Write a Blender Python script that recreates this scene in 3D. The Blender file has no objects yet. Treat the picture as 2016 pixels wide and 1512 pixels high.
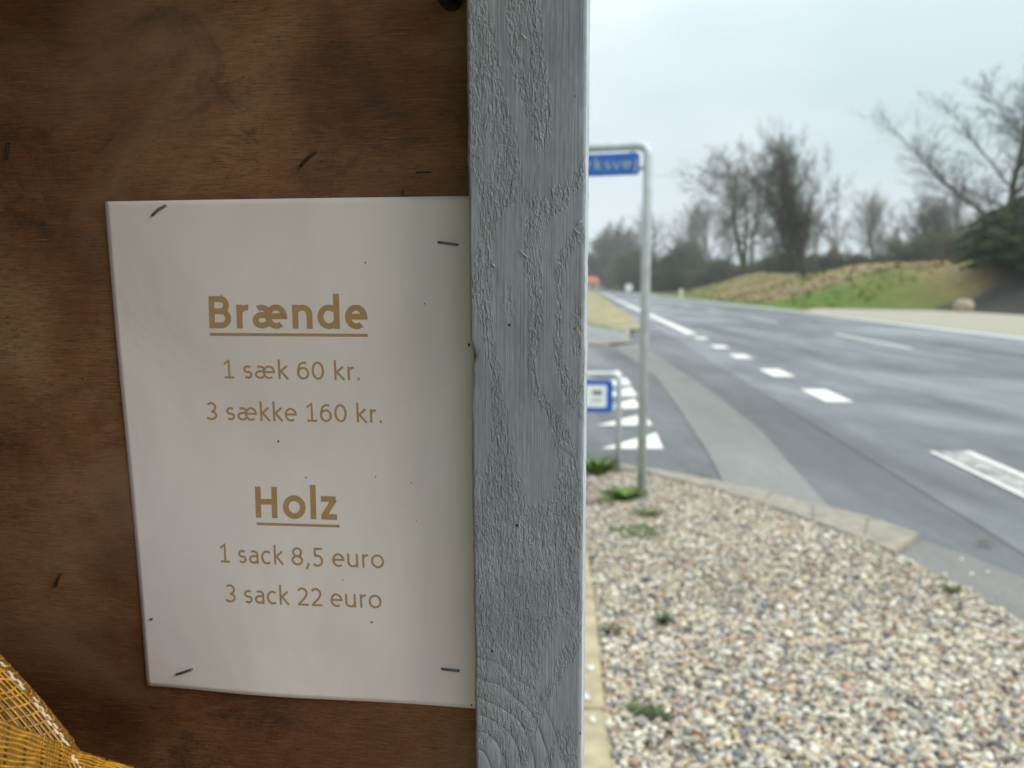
import bpy, bmesh, math, random
import numpy as np
from mathutils import Vector, Matrix, noise as mnoise

random.seed(7); rng = np.random.default_rng(11)
R = math.radians
SC = bpy.context.scene
COL = SC.collection

# ------------------------------------------------------------------ camera, sky, sun, exposure
F = 1515.0                      # focal length in pixels of the 2016 px wide photograph
PITCH = math.atan((756-565)/F)  # the horizon lies at row 565
H = 1.36                        # height of the phone above the road
cam = bpy.data.cameras.new('camera'); cam_o = bpy.data.objects.new('camera', cam); COL.objects.link(cam_o)
cam.sensor_width = 36; cam.lens = 36*F/2016; cam.clip_start = .01; cam.clip_end = 3000
cam_o.location = (0, 0, H); cam_o.rotation_euler = (math.pi/2-PITCH, 0, 0)
cam.dof.use_dof = True; cam.dof.focus_distance = .43; cam.dof.aperture_fstop = cam.lens/3.4
SC.camera = cam_o
SC.render.resolution_x = 1024; SC.render.resolution_y = 768
SC.view_settings.view_transform = 'Standard'; SC.view_settings.look = 'None'
SC.view_settings.gamma = 1; SC.view_settings.exposure = 0.13; SC.view_settings.use_curve_mapping = False
SC.cycles.max_bounces = 6; SC.cycles.diffuse_bounces = 4; SC.cycles.use_denoising = True

SUN_DIR = Vector((.80, -.42, .62)).normalized()
W = bpy.data.worlds.new('World'); SC.world = W; W.use_nodes = True
nt = W.node_tree; nt.nodes.clear()
wo = nt.nodes.new('ShaderNodeOutputWorld'); bg = nt.nodes.new('ShaderNodeBackground'); bg.inputs[1].default_value = .096
sky = nt.nodes.new('ShaderNodeTexSky'); sky.sky_type = 'NISHITA'; sky.sun_disc = False
sky.sun_elevation = math.asin(SUN_DIR.z); sky.sun_rotation = math.atan2(SUN_DIR.x, SUN_DIR.y)
tc = nt.nodes.new('ShaderNodeTexCoord'); mp = nt.nodes.new('ShaderNodeMapping'); mp.inputs['Scale'].default_value = (1.1, 1.1, 3.2)
mp.inputs['Location'].default_value = (.35, .2, .1)
ns = nt.nodes.new('ShaderNodeTexNoise'); ns.inputs['Scale'].default_value = 1.6; ns.inputs['Detail'].default_value = 3; ns.inputs['Roughness'].default_value = .45
cr = nt.nodes.new('ShaderNodeValToRGB')
cr.color_ramp.elements[0].position = .36; cr.color_ramp.elements[0].color = (6.3/12, 7.5/12, 7.8/12, 1)
cr.color_ramp.elements[1].position = .68; cr.color_ramp.elements[1].color = (8.6/12, 9.3/12, 9.7/12, 1)
sc_ = nt.nodes.new('ShaderNodeVectorMath'); sc_.operation = 'SCALE'; sc_.inputs['Scale'].default_value = 12.0
mx = nt.nodes.new('ShaderNodeMix'); mx.data_type = 'RGBA'; mx.inputs[0].default_value = .93
L = nt.links.new
L(tc.outputs['Generated'], mp.inputs[0]); L(mp.outputs[0], ns.inputs['Vector']); L(ns.outputs[0], cr.inputs[0]); L(cr.outputs[0], sc_.inputs[0])
sxyz = nt.nodes.new('ShaderNodeSeparateXYZ'); L(tc.outputs['Generated'], sxyz.inputs[0])   # an overcast sky grows brighter towards the zenith
zr_ = nt.nodes.new('ShaderNodeMapRange'); zr_.interpolation_type = 'SMOOTHSTEP'; L(sxyz.outputs['Z'], zr_.inputs[0])
zr_.inputs[1].default_value = .05; zr_.inputs[2].default_value = 1.0; zr_.inputs[3].default_value = 1.0; zr_.inputs[4].default_value = 2.1
zm = nt.nodes.new('ShaderNodeVectorMath'); zm.operation = 'SCALE'; L(sc_.outputs[0], zm.inputs[0]); L(zr_.outputs[0], zm.inputs['Scale'])
L(sky.outputs[0], mx.inputs[6]); L(zm.outputs[0], mx.inputs[7]); L(mx.outputs[2], bg.inputs[0]); L(bg.outputs[0], wo.inputs[0])

sl = bpy.data.lights.new('sun', 'SUN'); sl.energy = 1.5; sl.angle = R(25); sl.color = (1, .965, .91)
so = bpy.data.objects.new('sun', sl); COL.objects.link(so)
so.rotation_euler = SUN_DIR.to_track_quat('Z', 'Y').to_euler(); so.location = (5, -5, 8)

# ------------------------------------------------------------------ helpers
CP, SP = math.cos(PITCH), math.sin(PITCH)
def ray(px, py):
    x = (px-1008)/F; z = -(py-756)/F
    return Vector((x, CP+z*SP, z*CP-SP))
def at_z(px, py, z=0.0):                       # the point of a level surface seen at a pixel of the photograph
    r = ray(px, py); t = (z-H)/r.z; return Vector((r.x*t, r.y*t, z))
def at_y(px, py, y):
    r = ray(px, py); t = y/r.y; return Vector((r.x*t, y, H+r.z*t))

def tag(o, label=None, cat=None, group=None, kind=None):
    if label: o['label'] = label
    if cat: o['category'] = cat
    if group: o['group'] = group
    if kind: o['kind'] = kind
    return o
def empty(name, loc=(0, 0, 0), rz=0):
    o = bpy.data.objects.new(name, None); COL.objects.link(o); o.location = loc; o.rotation_euler = (0, 0, rz)
    o.empty_display_size = .1; return o
def mobj(name, me, mat=None, parent=None):
    o = bpy.data.objects.new(name, me); COL.objects.link(o)
    if mat is not None and not me.materials: me.materials.append(mat)
    if parent is not None: o.parent = parent
    return o
def mesh_np(name, V, Q=None, T=None, smooth=True, col=None):
    me = bpy.data.meshes.new(name); V = np.asarray(V, np.float32)
    loops = []; starts = []; n = 0
    if Q is not None and len(Q):
        Q = np.asarray(Q, np.int32); loops.append(Q.ravel()); starts.append(np.arange(len(Q))*4); n = len(Q)*4
    if T is not None and len(T):
        T = np.asarray(T, np.int32); loops.append(T.ravel()); starts.append(n+np.arange(len(T))*3)
    loops = np.concatenate(loops).astype(np.int32); starts = np.concatenate(starts).astype(np.int32)
    me.vertices.add(len(V)); me.vertices.foreach_set('co', V.ravel())
    me.loops.add(len(loops)); me.loops.foreach_set('vertex_index', loops)
    me.polygons.add(len(starts)); me.polygons.foreach_set('loop_start', starts)
    me.update(calc_edges=True); me.validate()
    me.polygons.foreach_set('use_smooth', np.full(len(me.polygons), smooth))
    if col is not None:
        a = me.color_attributes.new('Col', 'FLOAT_COLOR', 'POINT'); c = np.ones((len(V), 4), np.float32); c[:, :3] = col
        a.data.foreach_set('color', c.ravel())
    return me
class MB:                                     # gathers boxes, tubes, lathes and polygons into one mesh
    def __init__(s): s.v = []; s.f = []
    def add(s, V, Fc):
        n = len(s.v); s.v += [tuple(p) for p in V]; s.f += [tuple(i+n for i in f) for f in Fc]; return s
    def box(s, lo, hi, M=None):
        V = [Vector((x, y, z)) for z in (lo[2], hi[2]) for y in (lo[1], hi[1]) for x in (lo[0], hi[0])]
        if M is not None: V = [M @ p for p in V]
        return s.add(V, [(0, 2, 3, 1), (4, 5, 7, 6), (0, 1, 5, 4), (2, 6, 7, 3), (0, 4, 6, 2), (1, 3, 7, 5)])
    def prism(s, poly, z0, z1, M=None):
        n = len(poly); V = [Vector((p[0], p[1], z0)) for p in poly]+[Vector((p[0], p[1], z1)) for p in poly]
        if M is not None: V = [M @ p for p in V]
        return s.add(V, [tuple(range(n))[::-1], tuple(range(n, 2*n))]+[(i, (i+1) % n, n+(i+1) % n, n+i) for i in range(n)])
    def tube(s, pts, r, seg=8, caps=True):
        pts = [Vector(p) for p in pts]; m = len(pts); rr = r if isinstance(r, (list, tuple)) else [r]*m
        V = []; prev = None
        for i, p in enumerate(pts):
            d = (pts[min(i+1, m-1)]-pts[max(i-1, 0)]).normalized()
            if prev is None:
                prev = d.orthogonal().normalized()
            u = (prev-d*prev.dot(d)).normalized(); prev = u; w = d.cross(u)
            V += [p+(u*math.cos(2*math.pi*k/seg)+w*math.sin(2*math.pi*k/seg))*rr[i] for k in range(seg)]
        Fc = [(i*seg+k, i*seg+(k+1) % seg, (i+1)*seg+(k+1) % seg, (i+1)*seg+k) for i in range(m-1) for k in range(seg)]
        if caps: Fc += [tuple(range(seg))[::-1], tuple(range((m-1)*seg, m*seg))]
        return s.add(V, Fc)
    def build(s, name, mat, parent=None, smooth=False, bevel=0):
        me = bpy.data.meshes.new(name); me.from_pydata([tuple(v) for v in s.v], [], s.f)
        bm = bmesh.new(); bm.from_mesh(me); bmesh.ops.recalc_face_normals(bm, faces=bm.faces)
        if bevel: bmesh.ops.bevel(bm, geom=bm.edges[:], offset=bevel, segments=2, affect='EDGES', clamp_overlap=True)
        bm.to_mesh(me); bm.free()
        for p in me.polygons: p.use_smooth = smooth
        return mobj(name, me, mat, parent)
def fillet(pts, r, n=6):
    out = [Vector(pts[0])]
    for i in range(1, len(pts)-1):
        p = Vector(pts[i]); a = (Vector(pts[i-1])-p).normalized(); b = (Vector(pts[i+1])-p).normalized()
        for k in range(n+1):
            t = k/n; out.append((p+a*r)*(1-t)**2+p*2*t*(1-t)+(p+b*r)*t*t)
    out.append(Vector(pts[-1])); return out

# material helpers ------------------------------------------------
class Mat:
    def __init__(s, name, color=(.5, .5, .5), rough=.7, spec=.5, metal=0):
        s.m = bpy.data.materials.new(name); s.m.use_nodes = True; s.t = s.m.node_tree
        s.b = s.t.nodes['Principled BSDF']; s.out = s.t.nodes['Material Output']
        s.b.inputs['Base Color'].default_value = (*color, 1); s.b.inputs['Roughness'].default_value = rough
        s.b.inputs['Specular IOR Level'].default_value = spec; s.b.inputs['Metallic'].default_value = metal
        s._h = None
    def n(s, t, **k):
        nd = s.t.nodes.new(t)
        for a, v in k.items(): setattr(nd, a, v)
        return nd
    def l(s, a, b): s.t.links.new(a, b)
    def coord(s, scale=(1, 1, 1), rot=(0, 0, 0), out='Object', loc=(0, 0, 0)):
        c = s.n('ShaderNodeTexCoord'); m = s.n('ShaderNodeMapping'); m.inputs['Scale'].default_value = scale
        m.inputs['Rotation'].default_value = rot; m.inputs['Location'].default_value = loc
        s.l(c.outputs[out], m.inputs[0]); return m.outputs[0]
    def noise(s, vec, scale=5, detail=4, rough=.55, dist=0):
        n = s.n('ShaderNodeTexNoise'); n.inputs['Scale'].default_value = scale; n.inputs['Detail'].default_value = detail
        n.inputs['Roughness'].default_value = rough; n.inputs['Distortion'].default_value = dist; s.l(vec, n.inputs['Vector']); return n.outputs[0]
    def ramp(s, fac, stops):
        r = s.n('ShaderNodeValToRGB'); e = r.color_ramp.elements
        while len(e) < len(stops): e.new(.5)
        for el, (p, c) in zip(e, stops):
            el.position = p; el.color = (*c, 1) if isinstance(c, tuple) else (c, c, c, 1)
        s.l(fac, r.inputs[0]); return r.outputs[0]
    def mix(s, f, a, b, mode='MIX'):
        m = s.n('ShaderNodeMix'); m.data_type = 'RGBA'; m.blend_type = mode
        for inp, v in ((m.inputs[0], f), (m.inputs[6], a), (m.inputs[7], b)):
            if hasattr(v, 'is_output'): s.l(v, inp)
            elif isinstance(v, tuple): inp.default_value = (*v, 1)
            else: inp.default_value = v
        return m.outputs[2]
    def math(s, op, a, b=0.0, c=None):
        m = s.n('ShaderNodeMath'); m.operation = op
        for i, v in enumerate((a, b, c)):
            if v is None: continue
            if hasattr(v, 'is_output'): s.l(v, m.inputs[i])
            else: m.inputs[i].default_value = v
        return m.outputs[0]
    def color(s, c): s.l(c, s.b.inputs['Base Color']); return s
    def rough(s, c): s.l(c, s.b.inputs['Roughness']); return s
    def bump(s, h, dist=.001, strength=1.0):
        b = s.n('ShaderNodeBump'); b.inputs['Distance'].default_value = dist; b.inputs['Strength'].default_value = strength
        s.l(h, b.inputs['Height'])
        if s._h is not None: s.l(s._h, b.inputs['Normal'])
        s._h = b.outputs[0]; s.l(s._h, s.b.inputs['Normal']); return s
def simple(name, c, rough=.7, var=.25, scale=8, spec=.4, metal=0, bump=0):
    M = Mat(name, c, rough, spec, metal); v = M.coord()
    n = M.noise(v, scale, 5); lo = tuple(x*(1-var) for x in c); hi = tuple(min(1, x*(1+var)) for x in c)
    M.color(M.ramp(n, [(.3, lo), (.7, hi)]))
    if bump: M.bump(M.noise(v, scale*6, 4), bump)
    return M.m

# ------------------------------------------------------------------ materials
def m_asphalt(name, base, sheen=.42, streak=True, rot=0, hue=(1, 1.02, 1.06), amp=1.0):
    M = Mat(name, (base,)*3, sheen, .5); v = M.coord(); r0 = (0, 0, R(5.7))
    fine = M.noise(v, 70, 4, .75)
    bands = M.noise(M.coord((.75, .035, 1), r0), 1.0, 3, .5)               # worn wheel tracks along the road
    patch = M.noise(M.coord((.55, .16, 1), r0, loc=(3, 1, 0)), 1.0, 6, .62, .6)   # drying and repaired areas
    spots = M.noise(M.coord((1, .5, 1), r0, loc=(9, 4, 0)), 3.0, 5, .7)
    f = M.math('ADD', M.math('MULTIPLY', bands, .55), M.math('ADD', M.math('MULTIPLY', patch, .55), M.math('MULTIPLY', spots, .18)))
    c1 = M.ramp(fine, [(.25, tuple(base*.7*h for h in hue)), (.75, tuple(base*1.3*h for h in hue))])
    lo = 1-.42*amp; hi = 1+.95*amp
    c = M.mix(1.0, c1, M.ramp(f, [(.50, (lo, lo, lo*.98)), (.62, (1, 1, 1)), (.78, (hi, hi*1.01, hi*1.04))]), 'MULTIPLY')
    cr_ = M.n('ShaderNodeTexVoronoi', feature='DISTANCE_TO_EDGE'); cr_.inputs['Scale'].default_value = .35
    wv = M.noise(v, 1.5, 5, .7)
    M.color(c)
    M.rough(M.ramp(f, [(.5, sheen+.16), (.75, sheen-.10)]))
    M.bump(fine, .004); return M.m
MAT = {}
MAT['asphalt'] = m_asphalt('asphalt', .145, .42, hue=(.98, 1.0, 1.03), amp=1.1)
MAT['asphalt_side'] = m_asphalt('asphalt_side', .115, .5, amp=.6, hue=(1, 1, 1.01))
MAT['strip'] = m_asphalt('pale_concrete', .22, .8, hue=(1, .98, .90), amp=.35)
MAT['path'] = m_asphalt('path_asphalt', .19, .8, hue=(1, .93, .84), amp=.5)
MAT['grey_path'] = m_asphalt('footway_asphalt', .25, .8, hue=(1, 1.01, .96), amp=.3)
MAT['kerb'] = simple('kerb_concrete', (.33, .29, .235), .85, .25, 14, bump=.003)
MAT['edging'] = simple('edging_concrete', (.46, .375, .24), .85, .25, 14, bump=.003)
def m_paint_line(name, base=.75, wear=.5, aux=(.2, .2, .19)):
    M = Mat(name, (base,)*3, .6); v = M.coord(); n = M.noise(v, 9, 6, .75)
    M.color(M.ramp(n, [(wear-.12, aux), (wear+.05, (base, base*.97, base*.88))])); return M.m
MAT['line'] = m_paint_line('road_paint', .80, .33)
MAT['line_dim'] = m_paint_line('worn_road_paint', .72, .40, (.2, .2, .2))
MAT['line_worn'] = m_paint_line('rubbed_road_paint', .6, .56, (.22, .22, .21))
MAT['galv'] = simple('galvanised_steel', (.55, .60, .61), .55, .12, 12, .5, .35)
MAT['blue'] = simple('blue_sign_face', (.010, .115, .45), .35, .06, 6, .5)
MAT['white_sign'] = simple('white_sign_face', (.8, .82, .82), .4, .04, 6)
MAT['black_sign'] = simple('dark_sign_print', (.04, .06, .07), .5, .1, 6)
MAT['sign_text'] = simple('sign_lettering', (.45, .46, .34), .5, .05, 6)
MAT['black_plastic'] = simple('black_plastic', (.008, .008, .012), .35, .2, 30)
MAT['staple'] = simple('staple_steel', (.16, .16, .15), .4, .3, 400, .5, .6)
MAT['rust_staple'] = simple('rusty_staple', (.03, .02, .014), .6, .4, 400, .5, .3)
MAT['white_rib'] = simple('white_ribbon', (.78, .68, .55), .45, .1, 60)
MAT['boulder'] = simple('boulder_stone', (.36, .31, .22), .9, .3, 3, bump=.02)
MAT['soil'] = simple('dark_soil', (.10, .075, .05), .95, .4, 9, bump=.01)
MAT['leaf_green'] = simple('weed_leaf', (.12, .19, .035), .6, .4, 20)
MAT['leaf_dark'] = simple('weed_leaf_dark', (.09, .12, .05), .6, .4, 20)
MAT['moss'] = simple('moss_green', (.15, .175, .07), .8, .4, 20)
MAT['log_bark'] = simple('log_bark', (.10, .06, .035), .9, .5, 30, bump=.004)
MAT['log_end'] = simple('log_end', (.42, .28, .15), .8, .2, 30)
MAT['roof_felt'] = simple('roof_felt', (.05, .05, .05), .9, .2, 10)
MAT['orange'] = simple('orange_roof_tile', (.50, .13, .06), .7, .2, 3)
MAT['render_wall'] = simple('pale_render', (.45, .36, .30), .8, .1, 3)
MAT['glass'] = simple('window_glass', (.05, .06, .07), .1, .1, 3)
MAT['cream'] = simple('cream_post', (.62, .60, .38), .6, .1, 8)
MAT['bark'] = simple('tree_bark', (.085, .080, .048), .9, .3, 3)
MAT['twig'] = simple('tree_twig', (.125, .115, .075), .9, .3, 1)
MAT['twig_brown'] = simple('tree_twig_brown', (.066, .055, .032), .9, .3, 1)
MAT['twig_pale'] = simple('tree_twig_pale', (.20, .19, .155), .9, .3, 1)
MAT['shrub_dark'] = simple('shrub_foliage_dark', (.10, .12, .055), .9, .4, 1)
MAT['shrub_brown'] = simple('shrub_foliage_brown', (.13, .115, .07), .9, .4, 1)
def m_conifer():
    M = Mat('conifer_needles', (.04, .07, .03), .75); a = M.n('ShaderNodeAttribute', attribute_name='Col'); M.color(a.outputs['Color']); return M.m
MAT['conifer'] = m_conifer()
def m_pebble():
    M = Mat('pebbles', (.4,)*3, .72); a = M.n('ShaderNodeAttribute', attribute_name='Col'); v = M.coord()
    n = M.noise(v, 160, 4, .7); M.color(M.mix(.5, a.outputs['Color'], M.ramp(n, [(.3, .8), (.7, 1.0)]), 'MULTIPLY')); M.bump(n, .002); return M.m
MAT['pebble'] = m_pebble()
def m_gravel_base():
    M = Mat('gravel_fines', (.2,)*3, .95); v = M.coord(); n = M.noise(v, 45, 6, .75)
    M.color(M.ramp(n, [(.3, (.15, .12, .085)), (.5, (.32, .27, .20)), (.7, (.50, .45, .36))])); M.bump(n, .01); return M.m
MAT['fines'] = m_gravel_base()
def m_far_gravel():
    M = Mat('far_gravel', (.4,)*3, .95); v = M.coord(); n = M.noise(v, 9, 6, .8)
    M.color(M.ramp(n, [(.3, (.30, .265, .20)), (.7, (.52, .47, .37))])); M.bump(n, .03); return M.m
MAT['far_gravel'] = m_far_gravel()
def m_field():
    M = Mat('field_grass', (.1,)*3, .95); v = M.coord(); n = M.noise(v, .35, 6, .7)
    M.color(M.ramp(n, [(.35, (.055, .105, .018)), (.65, (.15, .155, .05))])); return M.m
MAT['field'] = m_field()
def m_verge():
    M = Mat('dry_verge', (.1,)*3, .95); v = M.coord(); n = M.noise(v, .8, 6, .7)
    M.color(M.ramp(n, [(.38, (.17, .18, .04)), (.5, (.35, .29, .16)), (.68, (.44, .38, .25))])); return M.m
MAT['verge'] = m_verge()
def m_bank():
    M = Mat('bank_grass', (.1,)*3, .95); a = M.n('ShaderNodeAttribute', attribute_name='Col')
    v = M.coord(); n = M.noise(v, 2.2, 6, .7)
    n2 = M.noise(M.coord((1, .6, 1)), .7, 6, .75, 1.0)
    M.color(M.mix(M.ramp(n2, [(.55, .0), (.72, .35)]), M.mix(.9, a.outputs['Color'], M.ramp(n, [(.3, .55), (.7, 1.0)]), 'MULTIPLY'), (.24, .19, .10))); M.bump(n, .3); return M.m
MAT['bank'] = m_bank()

def m_plywood():
    M = Mat('stained_plywood', (.1, .06, .03), .62, .35); v = M.coord()
    patch = M.noise(M.coord((1, 1, 1.3)), 5.5, 5, .6, .6)
    red = M.noise(M.coord((1, 1, 2.0), loc=(3, 1, 2)), 9, 3, .5)
    c = M.ramp(patch, [(.30, (.080, .028, .010)), (.45, (.185, .070, .024)), (.58, (.27, .125, .052)), (.72, (.36, .21, .105))])
    c = M.mix(M.ramp(red, [(.5, .0), (.75, .5)]), c, (.215, .075, .036))
    grain = M.noise(M.coord((30, 30, 420)), 3.2, 5, .75, .3)              # fine short fibres running sideways
    c = M.mix(M.ramp(grain, [(.36, .62), (.60, .0)]), c, (.05, .026, .013))
    wisps = M.noise(M.coord((8, 8, 60), loc=(1, 5, 0)), 6, 6, .8, 1.2)
    c = M.mix(M.ramp(wisps, [(.31, .8), (.40, .0)]), c, (.03, .017, .012))
    soot = M.noise(M.coord((1, 1, 1), loc=(7, 0, 1)), 13, 8, .82, .8)
    c = M.mix(M.ramp(soot, [(.53, .0), (.66, .8)]), c, (.030, .018, .012))
    mould = M.noise(M.coord((1, 1, 1.2), loc=(4, 0, 7)), 5.0, 7, .7, .5)
    c = M.mix(M.ramp(mould, [(.55, .0), (.70, .7)]), c, (.05, .028, .015))
    flecks = M.noise(M.coord((1, 1, 2.2), loc=(2, 0, 4)), 240, 4, .75, .4)
    c = M.mix(M.ramp(flecks, [(.57, .0), (.68, .7)]), c, (.035, .02, .012))
    lightp = M.noise(M.coord((1, 1, 1.5), loc=(9, 0, 9)), 4.2, 4, .6, .5)
    c = M.mix(M.ramp(lightp, [(.5, .0), (.72, .55)]), c, (.38, .235, .14))
    pale = M.noise(M.coord((12, 12, 500), loc=(0, 3, 0)), 5, 3, .6)
    c = M.mix(M.ramp(pale, [(.56, .0), (.72, .34)]), c, (.36, .24, .14))
    M.color(c); M.bump(grain, .0005, .7); M.bump(pale, .0003, .6)
    M.rough(M.ramp(patch, [(.3, .5), (.7, .72)])); return M.m
MAT['plywood'] = m_plywood()

KX, KZ = -.022, 1.088                           # heart of the growth rings low on the post
def m_post():
    M = Mat('grey_brushed_paint', (.3,)*3, .50, .45); v = M.coord()
    # growth-ring field: smooth late wood between bands of torn, rippled early wood
    rings = M.noise(M.coord((14, 14, 3.2), loc=(.31, 0, .62)), 1.15, 2, .5, .25)
    saw = M.math('FRACT', M.math('MULTIPLY', rings, 8.0))
    tri = M.math('ABSOLUTE', M.math('SUBTRACT', saw, .5))                 # 0..0.5
    jag = M.noise(M.coord((420, 420, 90)), 1, 3, .7)
    wide = M.noise(M.coord((18, 18, 9), loc=(4, 0, 2)), 1, 2, .5)
    m0 = M.math('ADD', M.math('ADD', tri, M.math('MULTIPLY', M.math('SUBTRACT', jag, .5), .40)), M.math('MULTIPLY', M.math('SUBTRACT', wide, .5), .7))
    mask = M.ramp(m0, [(.21, 1.0), (.29, 0.0)])
    rip = M.math('SUBTRACT', M.noise(M.coord((950, 950, 330), (0, R(12), 0)), 1.0, 2, .5, 1.1), .5)
    rip2 = M.math('SUBTRACT', M.noise(M.coord((560, 560, 150), (0, R(-8), 0), loc=(2, 2, 2)), 1.0, 2, .5, .9), .5)
    lines = M.noise(M.coord((1000, 1000, 12)), 1.0, 3, .6)
    soft = M.noise(M.coord((160, 160, 20)), 1.0, 2, .5)
    big = M.noise(v, 26, 4, .6)
    hc = M.math('MULTIPLY', M.math('ADD', rip, M.math('MULTIPLY', rip2, 1.3)), M.math('ADD', M.math('MULTIPLY', mask, .92), .05))
    sx = M.n('ShaderNodeSeparateXYZ'); cw = M.n('ShaderNodeTexCoord'); M.l(cw.outputs['Object'], sx.inputs[0])
    wob = M.noise(M.coord((22, 22, 12)), 1, 2, .5)
    ex = M.math('DIVIDE', M.math('SUBTRACT', sx.outputs[0], KX), .040); ez = M.math('DIVIDE', M.math('SUBTRACT', sx.outputs[2], KZ), .056)
    dd = M.math('ADD', M.math('SQRT', M.math('ADD', M.math('MULTIPLY', ex, ex), M.math('MULTIPLY', ez, ez))), M.math('MULTIPLY', wob, .5))
    gr = M.math('POWER', M.math('ABSOLUTE', M.math('SINE', M.math('MULTIPLY', dd, 15.0))), .35)
    gm = M.ramp(dd, [(.95/2, 1.0), (1.35/2, 0.0)])
    gm2 = M.ramp(M.math('MULTIPLY', dd, .5), [(.62, 1.0), (.85, 0.0)])
    M.bump(M.math('MULTIPLY', gr, gm2), .0012, .9)
    M.bump(soft, .0012, .35)
    M.bump(lines, .00060, .65); M.bump(M.math('MULTIPLY', mask, .10), .0010, .4); M.bump(hc, .0015, .9)
    col = M.ramp(big, [(.3, (.225, .240, .260)), (.7, (.285, .302, .325))])
    a = M.n('ShaderNodeAttribute', attribute_name='Col'); sep = M.n('ShaderNodeSeparateColor'); M.l(a.outputs['Color'], sep.inputs[0])
    chip = M.math('MULTIPLY', sep.outputs[0], M.noise(v, 380, 4, .7))
    col = M.mix(M.ramp(chip, [(.36, .0), (.46, 1.0)]), col, (.20, .095, .035))
    spots = M.n('ShaderNodeTexVoronoi'); spots.inputs['Scale'].default_value = 45; M.l(v, spots.inputs['Vector'])
    col = M.mix(M.ramp(spots.outputs['Distance'], [(.030, .0), (.045, 1.0)]), (.02, .02, .02), col)
    col = M.mix(sep.outputs[1], col, (.62, .65, .67))  # same paint: right side face lightened in colour to stand in for sky light
    M.color(col); return M.m
MAT['post'] = m_post()
def m_paper():
    M = Mat('printer_paper', (.8,)*3, .8, .2); v = M.coord()
    stain = M.noise(M.coord((5, 5, 3)), 1.6, 4, .5)
    c = M.ramp(stain, [(.3, (.67, .575, .545)), (.55, (.77, .68, .65)), (.75, (.79, .725, .68))])
    fleck = M.noise(M.coord((1, 1, 1.6)), 300, 2, .5)
    c = M.mix(M.ramp(fleck, [(.80, .0), (.84, .75)]), c, (.12, .09, .07))
    M.color(c); M.bump(M.noise(M.coord((1, 1, .8)), 9, 4, .5, .5), .006, .45); return M.m
MAT['paper'] = m_paper()
MAT['ink'] = simple('gold_brown_ink', (.42, .26, .12), .7, .07, 200, .2)
def m_net(name, c, rough=.35):
    M = Mat(name, c, rough, .6); v = M.coord(); n = M.noise(v, 260, 3, .6)
    M.color(M.ramp(n, [(.3, tuple(x*.6 for x in c)), (.7, tuple(min(1, x*1.35) for x in c))]))
    M.b.inputs['Subsurface Weight'].default_value = 0
    return M.m
MAT['net_bright'] = m_net('gold_net_thread', (.56, .27, .022), .25)
MAT['net_dark'] = m_net('amber_net_tape', (.24, .105, .008), .4)

# ------------------------------------------------------------------ ground, roads
def road_x(o, y):                             # o metres to the right of the road's datum line at distance y
    x = o+.1*y
    if y > 215: x -= .003*(y-215)**2
    return x
def sheet(name, mat, poly, z, parent=None):
    me = bpy.data.meshes.new(name); me.from_pydata([(p[0], p[1], z) for p in poly], [], [tuple(range(len(poly)))])
    bm = bmesh.new(); bm.from_mesh(me); bmesh.ops.recalc_face_normals(bm, faces=bm.faces)
    for f in bm.faces:
        if f.normal.z < 0: f.normal_flip()
    bm.to_mesh(me); bm.free(); return mobj(name, me, mat, parent)
def ribbon(name, mat, o0, o1, ys, z, parent=None):
    V = []; Q = []
    for y in ys: V += [(road_x(o0, y), y, z), (road_x(o1, y), y, z)]
    for i in range(len(ys)-1): Q.append((2*i, 2*i+1, 2*i+3, 2*i+2))
    return mobj(name, mesh_np(name, V, Q, smooth=False), mat, parent)
tag(sheet('ground', MAT['field'], [(-300, -60), (420, -60), (420, 480), (-300, 480)], -.03), kind='structure')
ysR = [-30, -10, 0, 5, 10, 20, 30, 50, 80, 120, 160, 180]+list(range(190, 310, 10))
road = tag(ribbon('road', MAT['asphalt'], 2.25, 12.0, ysR, 0), kind='structure')
tag(sheet('side_road', MAT['asphalt_side'], [(-30, 5.2), (1.0, 4.2), (1.6, -2), (3.2, -2), (3.2, 9), (4.9, 21.0), (road_x(2.4, 40), 40), (road_x(2.4, 80), 80), (road_x(1.95, 80), 80), (road_x(1.95, 40), 40), (3.9, 24.6), (3.35, 21.5), (3.0, 18.8), (2.2, 17.9), (-30, 17.2)], -.004), kind='structure')
# lighter strip that carries the cycle path across the mouth of the side road
stripL = [(1.44, 5.0), (1.6, 6.08), (1.86, 8.37), (2.21, 11.79), (2.3, 17.57)]
stripR = [(1.96, 4.55), (2.13, 5.72), (2.37, 7.17), (2.62, 10.04), (2.86, 14.78), (2.96, 18.5)]
tag(sheet('crossing_strip', MAT['strip'], stripL+stripR[::-1], .004), kind='structure')
tag(sheet('footpath', MAT['grey_path'], [(-20, 18.2), (2.25, 18.2), (2.98, 18.7), (3.45, 24.0), (2.9, 26.5), (2.0, 33.5), (1.0, 60), (-3, 60), (-20, 40)], .03), kind='structure')
def strip_piece(poly, h, name, mat, parent=None, bevel=.006):
    return MB().prism(poly, -.05, h).build(name, mat, parent, bevel=bevel)
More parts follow.
